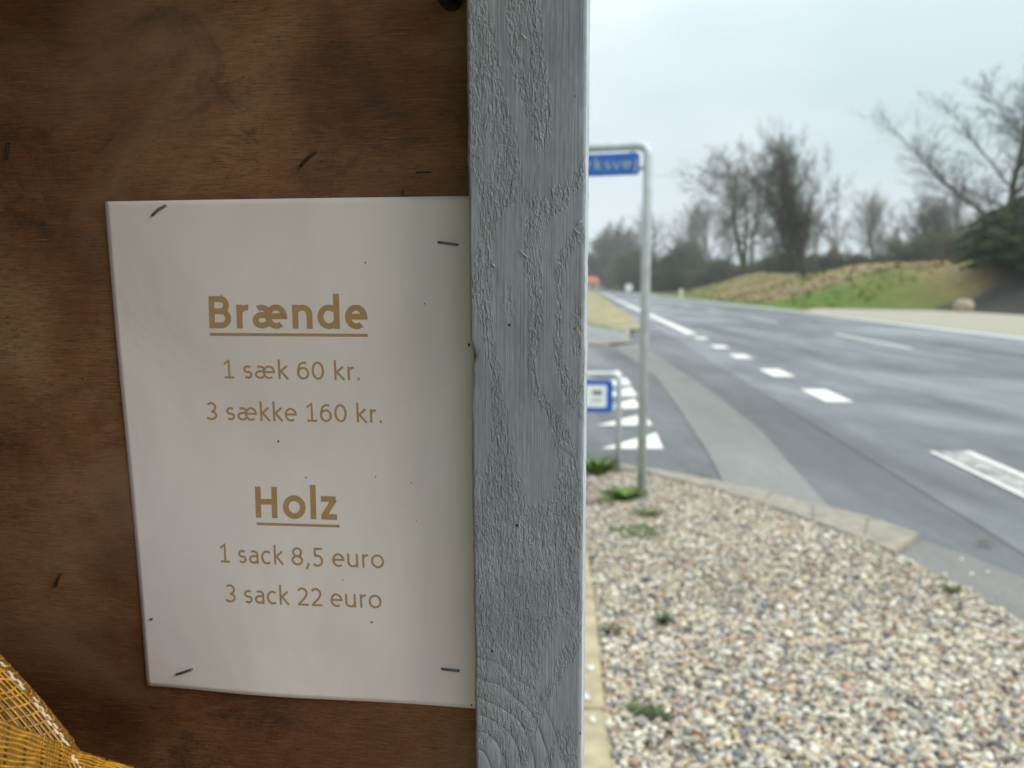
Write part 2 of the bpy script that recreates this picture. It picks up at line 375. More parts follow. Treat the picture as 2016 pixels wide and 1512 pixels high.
# dry grass verge between footpath and road, beyond the junction
vp = []
for y in (24, 30, 40, 60, 90, 130, 180, 220): vp.append((road_x(1.85, y), y))
for y in (220, 180, 130, 90, 60): vp.append((road_x(-4.0, y), y))
vp += [(1.2, 60), (2.1, 33.5), (3.0, 26.5), (3.45, 24.0)]
tag(sheet('grass_verge', MAT['verge'], vp, .045), kind='structure')
far_kerb = tag(empty('footpath_kerb', (0, 0, 0)), 'pale concrete kerb round the corner of the footpath beyond the side road', 'kerb')
def kerb_run(pts, w, h, parent, seg, mat='kerb', z0=-.05, gap=.008, name='kerbstone'):
    # individual kerbstones laid along a polyline
    P = [Vector((p[0], p[1], 0)) for p in pts]; cum = [0]
    for a, b in zip(P, P[1:]): cum.append(cum[-1]+(b-a).length)
    def pt(s):
        s = min(max(s, 0), cum[-1]-1e-6)
        for i in range(len(P)-1):
            if s <= cum[i+1]: return P[i].lerp(P[i+1], (s-cum[i])/(cum[i+1]-cum[i]))
    n = max(1, round(cum[-1]/seg)); L_ = cum[-1]/n
    for k in range(n):
        a, b = pt(k*L_+gap), pt((k+1)*L_-gap); d = (b-a).normalized(); q = Vector((-d.y, d.x, 0))
        hw = h(k/n) if callable(h) else h
        ww = w(k/n) if callable(w) else w
        MB().prism([(a.x, a.y), (b.x, b.y), (b.x+q.x*ww, b.y+q.y*ww), (a.x+q.x*ww, a.y+q.y*ww)], z0, hw+random.uniform(-.003, .003)).build(name, MAT[mat], parent, bevel=.008)
kerb_run([(-6, 18.0), (2.2, 17.95), (2.75, 18.6), (3.3, 21.5), (3.72, 24.4), (road_x(2.0, 30), 30), (road_x(2.0, 45), 45)], .16, .05, far_kerb, 1.6)

# near kerb between gravel bed and side road
GZ = .05
edge_px = [(1100, 905), (1155, 912), (1225, 920), (1290, 933), (1400, 960), (1500, 990), (1600, 1024), (1700, 1060), (1800, 1103), (1900, 1152), (2016, 1222), (2150, 1310), (2300, 1430)]
edge = [at_z(*p, GZ) for p in edge_px]
edge = [Vector((e.x, e.y)) for e in edge]
edge = [Vector((-3.5, 6.05)), Vector((-1.0, 6.0))]+edge+[Vector((2.16, 1.9)), Vector((2.05, .4)), Vector((1.6, -2))]
nk = tag(empty('near_kerb', (0, 0, 0)), 'weathered concrete kerb curving between the pebbles and the side road', 'kerb')
kerb_run([tuple(e) for e in edge[:6]], .13, .055, nk, .8)
ki = [at_z(*p, GZ) for p in ((1290, 933), (1400, 960), (1500, 990), (1600, 1024), (1700, 1060), (1762, 1085))]
ko = [at_z(*p, GZ) for p in ((1290, 922), (1430, 949), (1520, 969), (1600, 990), (1710, 1016), (1812, 1050))]
def pick(P, t):
    t *= len(P)-1; i = min(int(t), len(P)-2); return P[i].lerp(P[i+1], t-i)
for k in range(5):
    t0, t1 = k/5+.0008, (k+1)/5-.0008; q = [pick(ki, t0), pick(ki, t1), pick(ko, t1), pick(ko, t0)]
    MB().prism([(p.x, p.y) for p in q], -.05, .052+random.uniform(-.001, .001)).build('kerbstone', MAT['kerb'], nk, bevel=.004)
outer_px = [(1590, 984), (1700, 1008), (1810, 1048), (1900, 1088), (2016, 1135), (2200, 1215)]
outer = [at_z(*p, .03) for p in outer_px]
pp = [(e.x+.02, e.y+.01) for e in edge[9:17]]+[(2.75, 1.2), (2.6, 3.0)]+[(p.x, p.y) for p in outer[::-1]]
# flat path that widens out of the kerb towards the right
path_poly = [(ki[4].x, ki[4].y)]+[(e.x+.004, e.y) for e in edge[11:15]]+[(2.16, 1.9), (2.05, .4), (1.6, -2), (2.3, -2), (2.75, .4), (2.7, 2.2)]+[(p.x, p.y) for p in outer[:2:-1]]+[(ko[5].x-.01, ko[5].y-.01)]
MBp = MB().prism(path_poly, -.05, .022).build('cycle_path', MAT['path'], bevel=0); tag(MBp, kind='structure')

lk = tag(empty('low_edging'), 'thin worn concrete edging between the pebbles and the cycle path, running out at the right', 'edging')
kerb_run([(e.x, e.y) for e in [Vector((ki[5].x+.01, ki[5].y-.02))]+edge[11:15]], .045, .030, lk, .7, gap=.002)
# road markings --------------------------------------------------
ys_far = [22.3, 26, 32, 40, 55, 80, 110, 150, 180]+list(range(190, 300, 10))
ribbon('edge_line', MAT['line'], 2.83, 3.15, ys_far, .006, road)
ribbon('edge_line', MAT['line'], 11.32, 11.68, ysR, .006, road)
for a, b in ((9.05, 10.19), (11.65, 12.75), (14.67, 15.57), (17.13, 18.03), (20.15, 20.97)):
    ribbon('edge_dash', MAT['line'], 2.83, 3.16, [a, b], .006, road)
tag(ribbon('edge_dash', MAT['line_worn'], 2.85, 3.17, [1.5, 6.27], .006, road), 'long near dash rubbed grey in the middle')
ribbon('edge_dash_rim', MAT['line'], 2.83, 2.87, [1.5, 6.27], .0085, road)
ribbon('edge_dash_rim', MAT['line'], 3.12, 3.18, [1.5, 6.27], .0085, road)
for a in (17.0, 29.3, 41.6, 54, 66, 78, 90, 102, 114, 126, 138, 150):
    ribbon('centre_dash', MAT['line_dim'], 7.08, 7.24, [a, a+5.4], .006, road)
# row of give-way teeth
side = bpy.data.objects['side_road']
for tip, b0, b1 in (((1183, 884), (1306, 884), (1292, 852)), ((1174, 838), (1285, 838), (1268, 815)), ((1163, 807), (1262, 804), (1249, 785)), ((1155, 783), (1256, 780), (1242, 762)), ((1150, 762), (1243, 758), (1232, 743)), ((1143, 745), (1226, 740), (1217, 729))):
    P = [at_z(*tip), at_z(*b0), at_z(*b1)]
    sheet('give_way_triangle', MAT['line'], [(p.x, p.y) for p in P], .003, side)

# far gravel apron and embankment ---------------------------------
ap = [(road_x(12.0, y), y) for y in (8, 20, 30, 38, 43)]+[(road_x(14.5, 50), 50), (road_x(20.5, 46), 46), (60, 46), (60, 8)]
tag(sheet('gravel_apron', MAT['far_gravel'], ap, -.006), kind='structure')
def sst(a, b, x):
    t = min(max((x-a)/(b-a), 0), 1); return t*t*(3-2*t)
def bank_h(o, y):
    amp = 3.05*sst(27, 46, y)*(1-sst(105, 190, y))
    amp *= .9+.22*math.sin(y*.11+1.0)*.6+.12*math.sin(y*.31+o*.2)
    foot = 13.2+7.6*(1-sst(43, 60, y))            # the foot of the bank draws back behind the gravel apron
    h = amp*sst(foot, foot+11.3-3.0*(1-sst(43, 60, y)), o)*(1-.25*sst(30, 60, o))
    n = mnoise.noise(Vector((o*.35, y*.2, 3)))
    return max(-.02, h+((.22*n+.10*mnoise.noise(Vector((o*1.3, y*.8, 9)))) if h > .2 else .01*n)-.02)
NO, NY = 70, 170
Vb = []; Cb = []
for j in range(NY):
    y = 24+(j/(NY-1))**1.5*190
    for i in range(NO):
        o = 12.0+(i/(NO-1))**1.4*60
        x = road_x(o, y); z = bank_h(o, y) if i else -.02
        if j == 0 or j == NY-1: z = -.025
        Vb.append((x, y, z))
        n = mnoise.noise(Vector((x*.16, y*.1, 1)))+.5*mnoise.noise(Vector((x*.5, y*.3, 5)))
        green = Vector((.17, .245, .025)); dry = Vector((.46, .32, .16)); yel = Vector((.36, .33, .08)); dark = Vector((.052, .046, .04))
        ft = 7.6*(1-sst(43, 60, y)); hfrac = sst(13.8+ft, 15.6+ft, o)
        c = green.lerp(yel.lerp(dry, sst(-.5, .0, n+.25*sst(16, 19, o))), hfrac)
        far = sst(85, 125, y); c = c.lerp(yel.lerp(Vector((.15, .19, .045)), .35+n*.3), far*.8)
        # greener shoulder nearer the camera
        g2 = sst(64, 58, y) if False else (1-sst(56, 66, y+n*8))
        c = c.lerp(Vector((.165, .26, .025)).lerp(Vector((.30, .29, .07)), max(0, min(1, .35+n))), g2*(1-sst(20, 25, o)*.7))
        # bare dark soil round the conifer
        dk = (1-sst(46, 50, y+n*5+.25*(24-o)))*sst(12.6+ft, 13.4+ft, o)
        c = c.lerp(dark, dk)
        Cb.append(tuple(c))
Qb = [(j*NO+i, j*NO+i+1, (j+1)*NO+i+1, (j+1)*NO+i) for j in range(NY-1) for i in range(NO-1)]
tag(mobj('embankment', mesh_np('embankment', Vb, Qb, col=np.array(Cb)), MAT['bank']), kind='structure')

def tufts():
    rr = np.random.default_rng(3); V = []; C_ = []
    for k in range(6000):
        y = 36+rr.random()**1.4*120; o = 12.4+rr.random()*22; z = bank_h(o, y); x = road_x(o, y)
        n = mnoise.noise(Vector((x*.16, y*.1, 1))); hh = rr.uniform(.05, .16)*(1.2 if o > 15 else .6); a = rr.uniform(0, 3.14); w = rr.uniform(.06, .16)
        if y < 62 and (o < 14.5 or y < 52): continue
        c = np.array((.42, .31, .15) if n+rr.normal(0, .25) > 0 and o > 15 and y > 60 else (.20, .27, .04))*rr.uniform(.6, 1.15)
        dx, dy = math.cos(a)*w, math.sin(a)*w; lx, ly = rr.normal(0, .06, 2)
        V += [(x-dx, y-dy, z-.03), (x+dx, y+dy, z-.03), (x+dx*1.3+lx, y+dy*1.3+ly, z+hh), (x-dx*1.1+lx, y-dy*1.1+ly, z+hh*.8)]; C_ += [c]*4
    o_ = mobj('bank_tufts', mesh_np('bank_tufts', V, np.arange(len(V)).reshape(-1, 4), smooth=False, col=np.array(C_)), MAT['bank'])
    tag(o_, 'rough tussocks of dry and green grass on the bank', 'grass', kind='stuff')
tufts()

# ------------------------------------------------------------------ gravel bed of separate pebbles
bed = [(e.x, e.y) for e in edge[2:]]+[(-.6, -2), (-.6, 4.3), (-1.2, 5.5)]
bedpoly = [(-3.4, 6.0), (-1.0, 5.95)]+bed
tag(sheet('gravel_bed', MAT['fines'], bedpoly, .026), kind='structure')
def inside(pts, poly):
    x, y = pts[:, 0], pts[:, 1]; r = np.zeros(len(pts), bool); n = len(poly)
    for i in range(n):
        x1, y1 = poly[i]; x2, y2 = poly[(i+1) % n]
        c = ((y1 > y) != (y2 > y)) & (x < (x2-x1)*(y-y1)/(y2-y1+1e-12)+x1); r ^= c
    return r
vis = [(e.x, e.y) for e in edge[3:]]
def ico(sub):
    bm = bmesh.new(); bmesh.ops.create_icosphere(bm, subdivisions=sub, radius=1)
    v = np.array([p.co[:] for p in bm.verts]); f = np.array([[q.index for q in p.verts] for p in bm.faces]); bm.free(); return v, f
PAL = np.array([(.62, .57, .47), (.72, .70, .64), (.50, .45, .38), (.33, .32, .31), (.22, .235, .25), (.56, .47, .32), (.48, .34, .25), (.50, .34, .24), (.14, .13, .13), (.62, .58, .42), (.40, .38, .34), (.80, .78, .73)])
PW = np.array([.19, .12, .15, .12, .07, .09, .06, .04, .04, .05, .09, .05]); PW /= PW.sum()
def pebbles(name, sub, y0, y1, x0, x1, step, rmin, rmax, zoff=0, keep=1.0):
    gx, gy = np.meshgrid(np.arange(x0, x1, step), np.arange(y0, y1, step)); P = np.stack([gx.ravel(), gy.ravel()], 1)
    P += rng.uniform(-.45, .45, P.shape)*step; m = inside(P, bedpoly) & ~inside(P, slab_poly) & (P[:, 1] >= y0) & (P[:, 1] < y1)
    m &= rng.random(len(P)) < keep
    for (sx, sy, sr) in bare: m &= ~(((P[:, 0]-sx)**2+(P[:, 1]-sy)**2 < sr*sr) & (rng.random(len(P)) < .7))
    P = P[m]; n = len(P); v, f = ico(sub); nv = len(v)
    r = rng.uniform(rmin, rmax, n)*np.where(rng.random(n) < .12, 1.35, 1)
    s = np.stack([r*rng.uniform(.85, 1.3, n), r*rng.uniform(.7, 1.05, n), r*rng.uniform(.5, .8, n)], 1)
    a = rng.uniform(0, 2*np.pi, n); t = rng.uniform(-.5, .5, n)
    X = v[None]*s[:, None]; X = X*(1+.13*np.sin(v[None]*3.1+rng.uniform(0, 6, (n, 1, 3))))
    ct, st = np.cos(t)[:, None], np.sin(t)[:, None]; ca, sa = np.cos(a)[:, None], np.sin(a)[:, None]
    y = X[..., 1]*ct-X[..., 2]*st; z = X[..., 1]*st+X[..., 2]*ct; x = X[..., 0]
    X = np.stack([x*ca-y*sa+P[:, None, 0], x*sa+y*ca+P[:, None, 1], z+(.032+zoff+rng.uniform(-.002, .010, n))[:, None]], -1)
    c = PAL[rng.choice(len(PAL), n, p=PW)]*np.array([1.10, 1.05, .98])*rng.uniform(.75, 1.12, (n, 1))
    T = (f[None]+np.arange(n)[:, None, None]*nv).reshape(-1, 3)
    me = mesh_np(name, X.reshape(-1, 3), T=T, col=np.repeat(c, nv, 0).clip(0, 1))
    o = mobj(name, me, MAT['pebble']); tag(o, kind='stuff'); return o
slab_poly = [(-.02, -.6), (.155, -.6), (.27, 2.0), (.33, 2.75), (.365, 3.35), (.385, 3.98), (.17, 3.98), (.10, 2.0)]
bare = [(.62, 4.8, .16), (.5, 4.75, .2), (.3, 4.9, .3)]
tag(pebbles('pebbles', 2, 1.9, 3.0, .2, 2.3, .0165, .0065, .0125), 'rounded cream, grey and rust pebbles covering the bed beside the kerb', 'pebbles')
tag(pebbles('far_pebbles', 1, 3.0, 6.1, -1.4, 2.3, .0170, .0065, .0125), 'finer looking pebbles at the back of the bed round the sign poles', 'pebbles')
tag(pebbles('loose_pebbles', 2, 1.9, 4.0, .25, 2.3, .040, .0075, .0145, .010, .55), 'loose pale pebbles lying on top of the pebble bed', 'pebbles')
tag(pebbles('near_pebbles', 1, .4, 1.9, .15, 2.3, .024, .010, .016), 'pebbles of the bed next to the firewood stall', 'pebbles')
eg = tag(empty('garden_edging'), 'sandy beige concrete edging along the left side of the pebbles', 'edging')
sp = slab_poly
for y0, y1 in ((-.6, .35), (.36, 1.3), (1.31, 2.25), (2.26, 3.12), (3.13, 3.98)):
    def xr(y): return float(np.interp(y, [-.6, 2.0, 2.75, 3.35, 3.98], [.155, .27, .33, .365, .385]))
    MB().prism([(xr(y0)-.2, y0), (xr(y0), y0), (xr(y1), y1), (xr(y1)-.2, y1)], -.05, .055+random.uniform(-.002, .002)).build('edging_slab', MAT['edging'], eg, bevel=.006)
# stray pebbles on the edging and on the path
v2, f2 = ico(2); peb_me = mesh_np('stray_pebble', v2*np.array([1, .8, .6]), T=f2); peb_me.materials.append(simple('stray_pebble_stone', (.7, .68, .62), .7, .15, 30))
stray = [((1163, 1318), .055, 'white pebble lying on the beige edging, farther of the pair'), ((1152, 1375), .055, 'white pebble lying on the beige edging, next to the grey post'), ((1166, 1420), .055, 'roundish pale pebble near the front end of the edging'), ((1893, 1103), .022, 'white pebble alone on the grey path'), ((1944, 1128), .022, 'small pebble on the grey path near the gravel'), ((1912, 1132), .022, 'pebble on the path beside the white one')]
for i, ((px, py), z, lb) in enumerate(stray):
    o = mobj('stray_pebble', peb_me); p = at_z(px, py, z); o.location = (p.x, p.y, z+.005); s = random.uniform(.012, .018) if z > .03 else random.uniform(.007, .011); o.scale = (s*1.2, s, s)
    o.rotation_euler = (0, 0, random.uniform(0, 3)); tag(o, lb, 'pebble', 'stray pebbles on the edging and path')

leafm = simple('dead_leaf_brown', (.17, .09, .04), .8, .3, 40)
for px, py, sz, lb in ((1374, 1448, .030, 'brown dead leaf upright among the front pebbles'), (1560, 1290, .028, 'curled brown leaf in the middle of the pebbles'), (1470, 1140, .026, 'small dark leaf on the pebbles below the kerb'), (1760, 1400, .030, 'dead leaf near the right front of the pebbles')):
    p = at_z(px, py, .058); a = random.uniform(0, 6); ux = Vector((math.cos(a), math.sin(a), .25)); uy = Vector((-math.sin(a), math.cos(a), .1)); vs = []
    for i in range(6):
        t = i/5; w = math.sin(math.pi*min(.98, .06+.9*t))*.42
        for sd_ in (-1, 0, 1): vs.append(ux*sz*(t-.5)*1.6+uy*sz*w*sd_+Vector((0, 0, abs(sd_)*w*sz*.7)))
    o = MB().add(vs, [(i*3+j, i*3+j+1, i*3+j+4, i*3+j+3) for i in range(5) for j in range(2)]).build('dead_leaf', leafm, smooth=True); o.location = p; tag(o, lb, 'leaf', 'dead leaves on the pebbles')
# weeds -----------------------------------------------------------
def weed(name, px, py, z, height, spread, n, mat, label, wide=.012, upright=.5, seed=0):
    rr = random.Random(seed); p = at_z(px, py, z); root = empty(name, (p.x, p.y, z-.01)); tag(root, label, 'plant', 'weeds growing in the pebbles')
    m = MB(); st = MB()
    for k in range(n):
        a = rr.uniform(0, 2*math.pi); r0 = rr.uniform(0, spread*.35); base = Vector((r0*math.cos(a), r0*math.sin(a), 0))
        L_ = height*rr.uniform(.55, 1.1); lean = rr.uniform(.1, 1)*(1-upright)+.1; d = Vector((math.cos(a)*lean*1.2, math.sin(a)*lean*1.2, 1)).normalized()
        side_ = Vector((-math.sin(a), math.cos(a), 0)); w = wide*rr.uniform(.6, 1.2); pts = []
        for t in (0, .35, .7, 1):
            q = base+d*L_*t+Vector((math.cos(a), math.sin(a), -.5))*spread*.55*t*t; ww = w*(.35, 1, .8, .05)[int(t*3+.5)]
            pts += [q-side_*ww, q+Vector((0, 0, -w*.4)), q+side_*ww]
        m.add(pts, [(i*3+j, i*3+j+1, i*3+j+4, i*3+j+3) for i in range(3) for j in range(2)])
        if k == 0: st.tube([base, base+Vector((0, 0, L_*.6))], [.003, .0015], 5)
    m.build('leaf_cluster', MAT[mat], root, smooth=True); st.build('stem', MAT[mat], root)
    return root
weed('leafy_weed', 1176, 934, .03, .17, .12, 60, 'leaf_green', 'tallest leafy green weed beside the grey post, left of the small sign', .02, .6, 1)
weed('leafy_weed', 1232, 978, .04, .10, .12, 70, 'leaf_green', 'bright yellow-green weed at the foot of the tall sign pole', .016, .4, 2)
weed('leafy_weed', 1200, 985, .04, .04, .10, 50, 'leaf_green', 'low green weed on bare soil left of the tall pole', .010, .3, 12)
weed('low_weed', 1250, 1042, .05, .055, .20, 130, 'moss', 'flat grassy weed patch below the tall sign pole', .006, .3, 3)
weed('low_weed', 1275, 1012, .05, .07, .08, 50, 'moss', 'thin grass wisp just right of the tall pole foot', .005, .3, 4)
weed('low_weed', 1303, 1222, .05, .055, .04, 30, 'leaf_dark', 'small dark tuft in the middle of the pebbles', .006, .5, 5)
weed('low_weed', 1262, 1395, .05, .035, .05, 34, 'moss', 'dull green tuft in the front left pebbles near the edging', .006, .4, 6)
weed('low_weed', 1298, 1410, .05, .04, .04, 30, 'leaf_dark', 'dark green tuft in the front pebbles, right of the dull one', .006, .4, 7)
weed('low_weed', 1204, 1240, .05, .04, .04, 30, 'leaf_dark', 'tiny dark weed against the beige edging', .006, .4, 8)
weed('low_weed', 1874, 1162, .05, .045, .04, 36, 'moss', 'small green tuft at the right of the pebbles near the path', .005, .4, 9)
weed('low_weed', 1940, 1062, .03, .02, .05, 24, 'moss', 'speck of moss on the low kerb at the right', .004, .3, 10)
weed('low_weed', 1386, 935, .03, .02, .06, 24, 'moss', 'moss clump in the gutter under the pale strip', .004, .3, 11)
q = at_z(1185, 990, .04)
tag(sheet('bare_soil', MAT['soil'], [(q.x-.45, q.y-.06), (q.x-.1, q.y-.11), (q.x+.12, q.y-.06), (q.x+.14, q.y+.03), (q.x-.05, q.y+.1), (q.x-.45, q.y+.08)], .034), kind='structure')

# ------------------------------------------------------------------ street name sign
class Glyphs:
    X, C, A = .478, .644, .700
    def __init__(s, bold): s.b = bold; s.h = .058 if bold else .038
    def arc(s, cx, cy, rx, ry, a0, a1, n=16):
        return [(cx+rx*math.cos(R(a0+(a1-a0)*i/n)), cy+ry*math.sin(R(a0+(a1-a0)*i/n))) for i in range(n+1)]
    def get(s, ch):
        X, C, A, h, b = s.X, s.C, s.A, s.h, s.b; D = .507; arc = s.arc; m = .045
        if ch == ' ': return .226, []
        if ch == '.': return .20, [[(.085, 0), (.085, .095)]]
        if ch == ',': return .25, [[(.15, .10), (.135, .0), (.07, -.11)]]
        if ch == 'l': return .24, [[(.12, 0), (.12, A)]]
        if ch == 'i': return .24, [[(.12, 0), (.12, X)], [(.12, X+.1), (.12, X+.18)]]
        if ch == 'j': return .24, [[(.12, X), (.12, -.08), (.10, -.15), (.0, -.16)], [(.12, X+.1), (.12, X+.18)]]
        if ch == 'H':
            w = .625; return w, [[(m+.04+h, 0), (m+.04+h, C)], [(w-m-.04-h, 0), (w-m-.04-h, C)], [(m+.04+h, C*.52), (w-m-.04-h, C*.52)]]
        if ch == 'B':
            x0 = .085+h; xr = .56-.03-h; r1 = (C*.47-h)/2
            top = [(x0, C-h), (xr-.14, C-h)]+arc(xr-.14, C-h-r1, .105, r1, 90, -90, 12)+[(x0, C-h-2*r1)]
            r2 = (C-h-2*r1-h)/2
            bot = [(xr-.15, h+2*r2)]+arc(xr-.14, h+r2, .14, r2, 88, -90, 12)+[(x0, h)]
            return .57, [[(x0, 0), (x0, C)], top, bot]
        if ch == 'o':
            w = .535; return w, [arc(w/2, X/2, w/2-.035-h, X/2-h+.005, 0, 360, 32)]
        if ch == 'c':
            w = .43; cx = w/2+.03; return w, [arc(cx, X/2, w/2-.01-h*.6, X/2-h+.005, 52, 308, 24)]
        if ch == 'e':
            w = .50; cx = w/2; rx = w/2-.035-h; ry = X/2-h+.005; yb = X*.52
            return w, [[(cx-rx+.01, yb), (cx+rx, yb)]+arc(cx, X/2, rx, ry, 8, 308, 28)]
        if ch == 'n':
            w = .53; x0 = .07+h; x1 = w-.065-h; cx = (x0+x1)/2
            return w, [[(x0, 0), (x0, X)], arc(cx, X-h-.13, (x1-x0)/2, .13, 165, 0, 14)+[(x1, 0)]]
        if ch == 'u':
            w = .525; x0 = .07+h; x1 = w-.07-h; cx = (x0+x1)/2
            return w, [[(x1, 0), (x1, X)], [(x0, X), (x0, h+.13)]+arc(cx, h+.13, (x1-x0)/2, .13, 180, 345, 14)]
        if ch == 'd':
            w = .535; x1 = w-.07-h; cx = .035+h+(x1-.035-h)*.52
            return w, [[(x1, 0), (x1, A)], arc(cx, X/2, cx-.035-h, X/2-h+.005, 48, 318, 24)+[(x1, h+.10)], [(x1, X-h-.06), (cx+(cx-.035-h)*.66, X-h-.015)]]
        if ch == 'k':
            w = .455; x0 = .075+h; return w, [[(x0, 0), (x0, A)], [(x0, X*.50), (w-.07, X)], [(x0+.05, X*.60), (w-.045, 0)]]
        if ch == 'r':
            w = .35; x0 = .075+h; return w, [[(x0, 0), (x0, X)], arc(x0+.15, X-h-.15, .15, .15, 172, 78, 10)]
        if ch == 'z':
            w = .40; return w, [[(.04, X-h), (w-.06, X-h)], [(w-.085, X-h), (.085, h)], [(.045, h), (w-.04, h)]]
        if ch == 'v':
            w = .45; return w, [[(.03, X), (w/2, .02), (w-.03, X)]]
        if ch == 's':
            w = .39; cx = w/2; r = (X/2-h)/2+.002; rx = w/2-.04-h
            return w, [arc(cx, X-h-r, rx, r, 38, 255, 14)+arc(cx, h+r, rx, r, 75, -145, 16)]
        if ch in 'aæ':
            w = .48; x1 = w-.07-h; xl = .045+h; cx = (xl+x1)/2
            hook = arc(cx+.0, X-h-.11, (x1-cx), .11, 128, 0, 12)+[(x1, 0)] if ch == 'a' else arc(cx, X-h-.11, (x1-cx), .11, 128, 0, 12)+[(x1, X*.5)]
            bowl = [(x1, X*.57), (cx, X*.57)]+arc(cx, X*.57/2+h/2, cx-xl, X*.57/2-h/2, 95, 300, 14)+[(x1, X*.22)]
            if ch == 'a': return w, [hook, bowl]
            ew = .50; ex = x1+ew/2-.065-h*.4; rx = ew/2-.035-h; ry = X/2-h+.005
            e = [(ex-rx, X*.52), (ex+rx, X*.52)]+arc(ex, X/2, rx, ry, 8, 308, 28)
            return ex+rx+h+.035, [hook, bowl, e]
        if ch == '1': return D, [[(.10, C*.80), (.27, C-.01), (.27, 0)], [(.10, h), (.44, h)]]
        if ch == '0': return D, [arc(D/2, C/2, D/2-.04-h, C/2-h, 0, 360, 32)]
        if ch == '6':
            ry = C*.31-h*.3; cy = h+ry; rx = D/2-.045-h
            return D, [arc(D/2, cy, rx, ry, 0, 360, 26), [(D/2-rx, cy), (D/2-rx+.005, C*.55), (D/2-rx*.65, C*.82), (D/2, C-h-.005), (D/2+rx*.75, C-h-.012)]]
        if ch == '3':
            r1 = (C*.52-h)/2
            return D, [arc(.23, C-h-r1, .155, r1, 140, -88, 16), arc(.22, h+(C-2*r1-2*h)/2, .185, (C-2*r1-2*h)/2, 88, -148, 16)]
        if ch == '2': return D, [arc(.24, C-h-.16, .165, .16, 150, -20, 14)+[(.33, C*.42), (.10, h*1.3)], [(.07, h), (.46, h)]]
        if ch == '5': return D, [[(.42, C-h), (.12+h, C-h)], [(.11+h, C-.001), (.105+h, C*.52)], [(.105+h, C*.55), (.2, C*.575)]+arc(.22, C*.30, .175, C*.275, 88, -140, 18)]
        if ch == '8':
            r1 = (C*.49-h)/2; r2 = (C-2*h-2*r1)/2
            return D, [arc(D/2, C-h-r1, .145, r1, 0, 360, 24), arc(D/2, h+r2, .175, r2, 0, 360, 24)]
        return .4, []
def stroke_quads(pts, h):
    closed = (abs(pts[0][0]-pts[-1][0])+abs(pts[0][1]-pts[-1][1])) < 1e-6; n = len(pts); out = []
    for i in range(n):
        a = pts[i-1] if i else (pts[-2] if closed else None); b = pts[i+1] if i < n-1 else (pts[1] if closed else None); p = pts[i]
        d1 = Vector((p[0]-a[0], p[1]-a[1])).normalized() if a else None; d2 = Vector((b[0]-p[0], b[1]-p[1])).normalized() if b else None
        d1 = d1 or d2; d2 = d2 or d1; t = (d1+d2)
        t = t.normalized() if t.length > 1e-4 else d1; q = Vector((-t.y, t.x)); k = 1/max(.55, q.dot(Vector((-d1.y, d1.x))))
        out.append(((p[0]+q.x*h*k, p[1]+q.y*h*k), (p[0]-q.x*h*k, p[1]-q.y*h*k)))
    return out
def text_mesh(name, s, bold, place, mat, parent, dz=.00012, label=None, underline=None, width=None, track=1.0):
    """place(u, v, lift) -> point; u runs 0..1 over the line's width, v is the height in em"""
    g = Glyphs(bold); items = []; x = 0
    for ch in s:
        w, st = g.get(ch); items += [[(px+x, py) for px, py in k] for k in st]; x += w*track
    W_ = x; m = MB(); xs = [p[0] for it in items for p in it]; lo, hi = min(xs)-g.h*.6, max(xs)+g.h*.6
    for k, it in enumerate(items):
        # densify long straight pieces so that they follow the bend of the sheet
        q = []
        for a, b in zip(it, it[1:]):
            n = max(1, int(math.hypot(b[0]-a[0], b[1]-a[1])/.25)); q += [(a[0]+(b[0]-a[0])*j/n, a[1]+(b[1]-a[1])*j/n) for j in range(n)]
        q.append(it[-1]); pr = stroke_quads(q, g.h); V = []
        for a, b in pr:
            for c in (a, b): V.append(place((c[0]-lo)/(hi-lo), c[1], dz*(1+.25*(k % 4))))
        m.add(V, [(2*i, 2*i+1, 2*i+3, 2*i+2) for i in range(len(pr)-1)])
    if underline:
        y0, y1 = underline; V = []; n = 16
        for i in range(n+1):
            for y in (y0, y1): V.append(place(-.006+1.012*i/n, y, dz))
        m.add(V, [(2*i, 2*i+1, 2*i+3, 2*i+2) for i in range(n)])
    o = m.build(name, mat, parent)
    if label: tag(o, label)
    return o

pb = at_z(1262, 968, .03); sd = Vector((-math.cos(R(15)), math.sin(R(15)), 0)); nrm = Vector((-math.sin(R(15)), -math.cos(R(15)), 0))
sgn = tag(empty('street_name_sign', (pb.x, pb.y, .02)), 'tall galvanised hoop pole with a long blue street name plate hung under its bar', 'street sign')
def loc_(root, p): return p-root.location
pl = at_y(1272, 285, pb.y); ztop = pl.z
base = Vector((0, 0, -.05)); topc = Vector((.0, 0, ztop-.02))
span = 1.12
pts = fillet([base, topc, topc+sd*span, Vector((sd.x*span, sd.y*span, -.05))], .075, 8)
MB().tube(pts, .030, 16).build('hoop_pole', MAT['galv'], sgn, smooth=True)
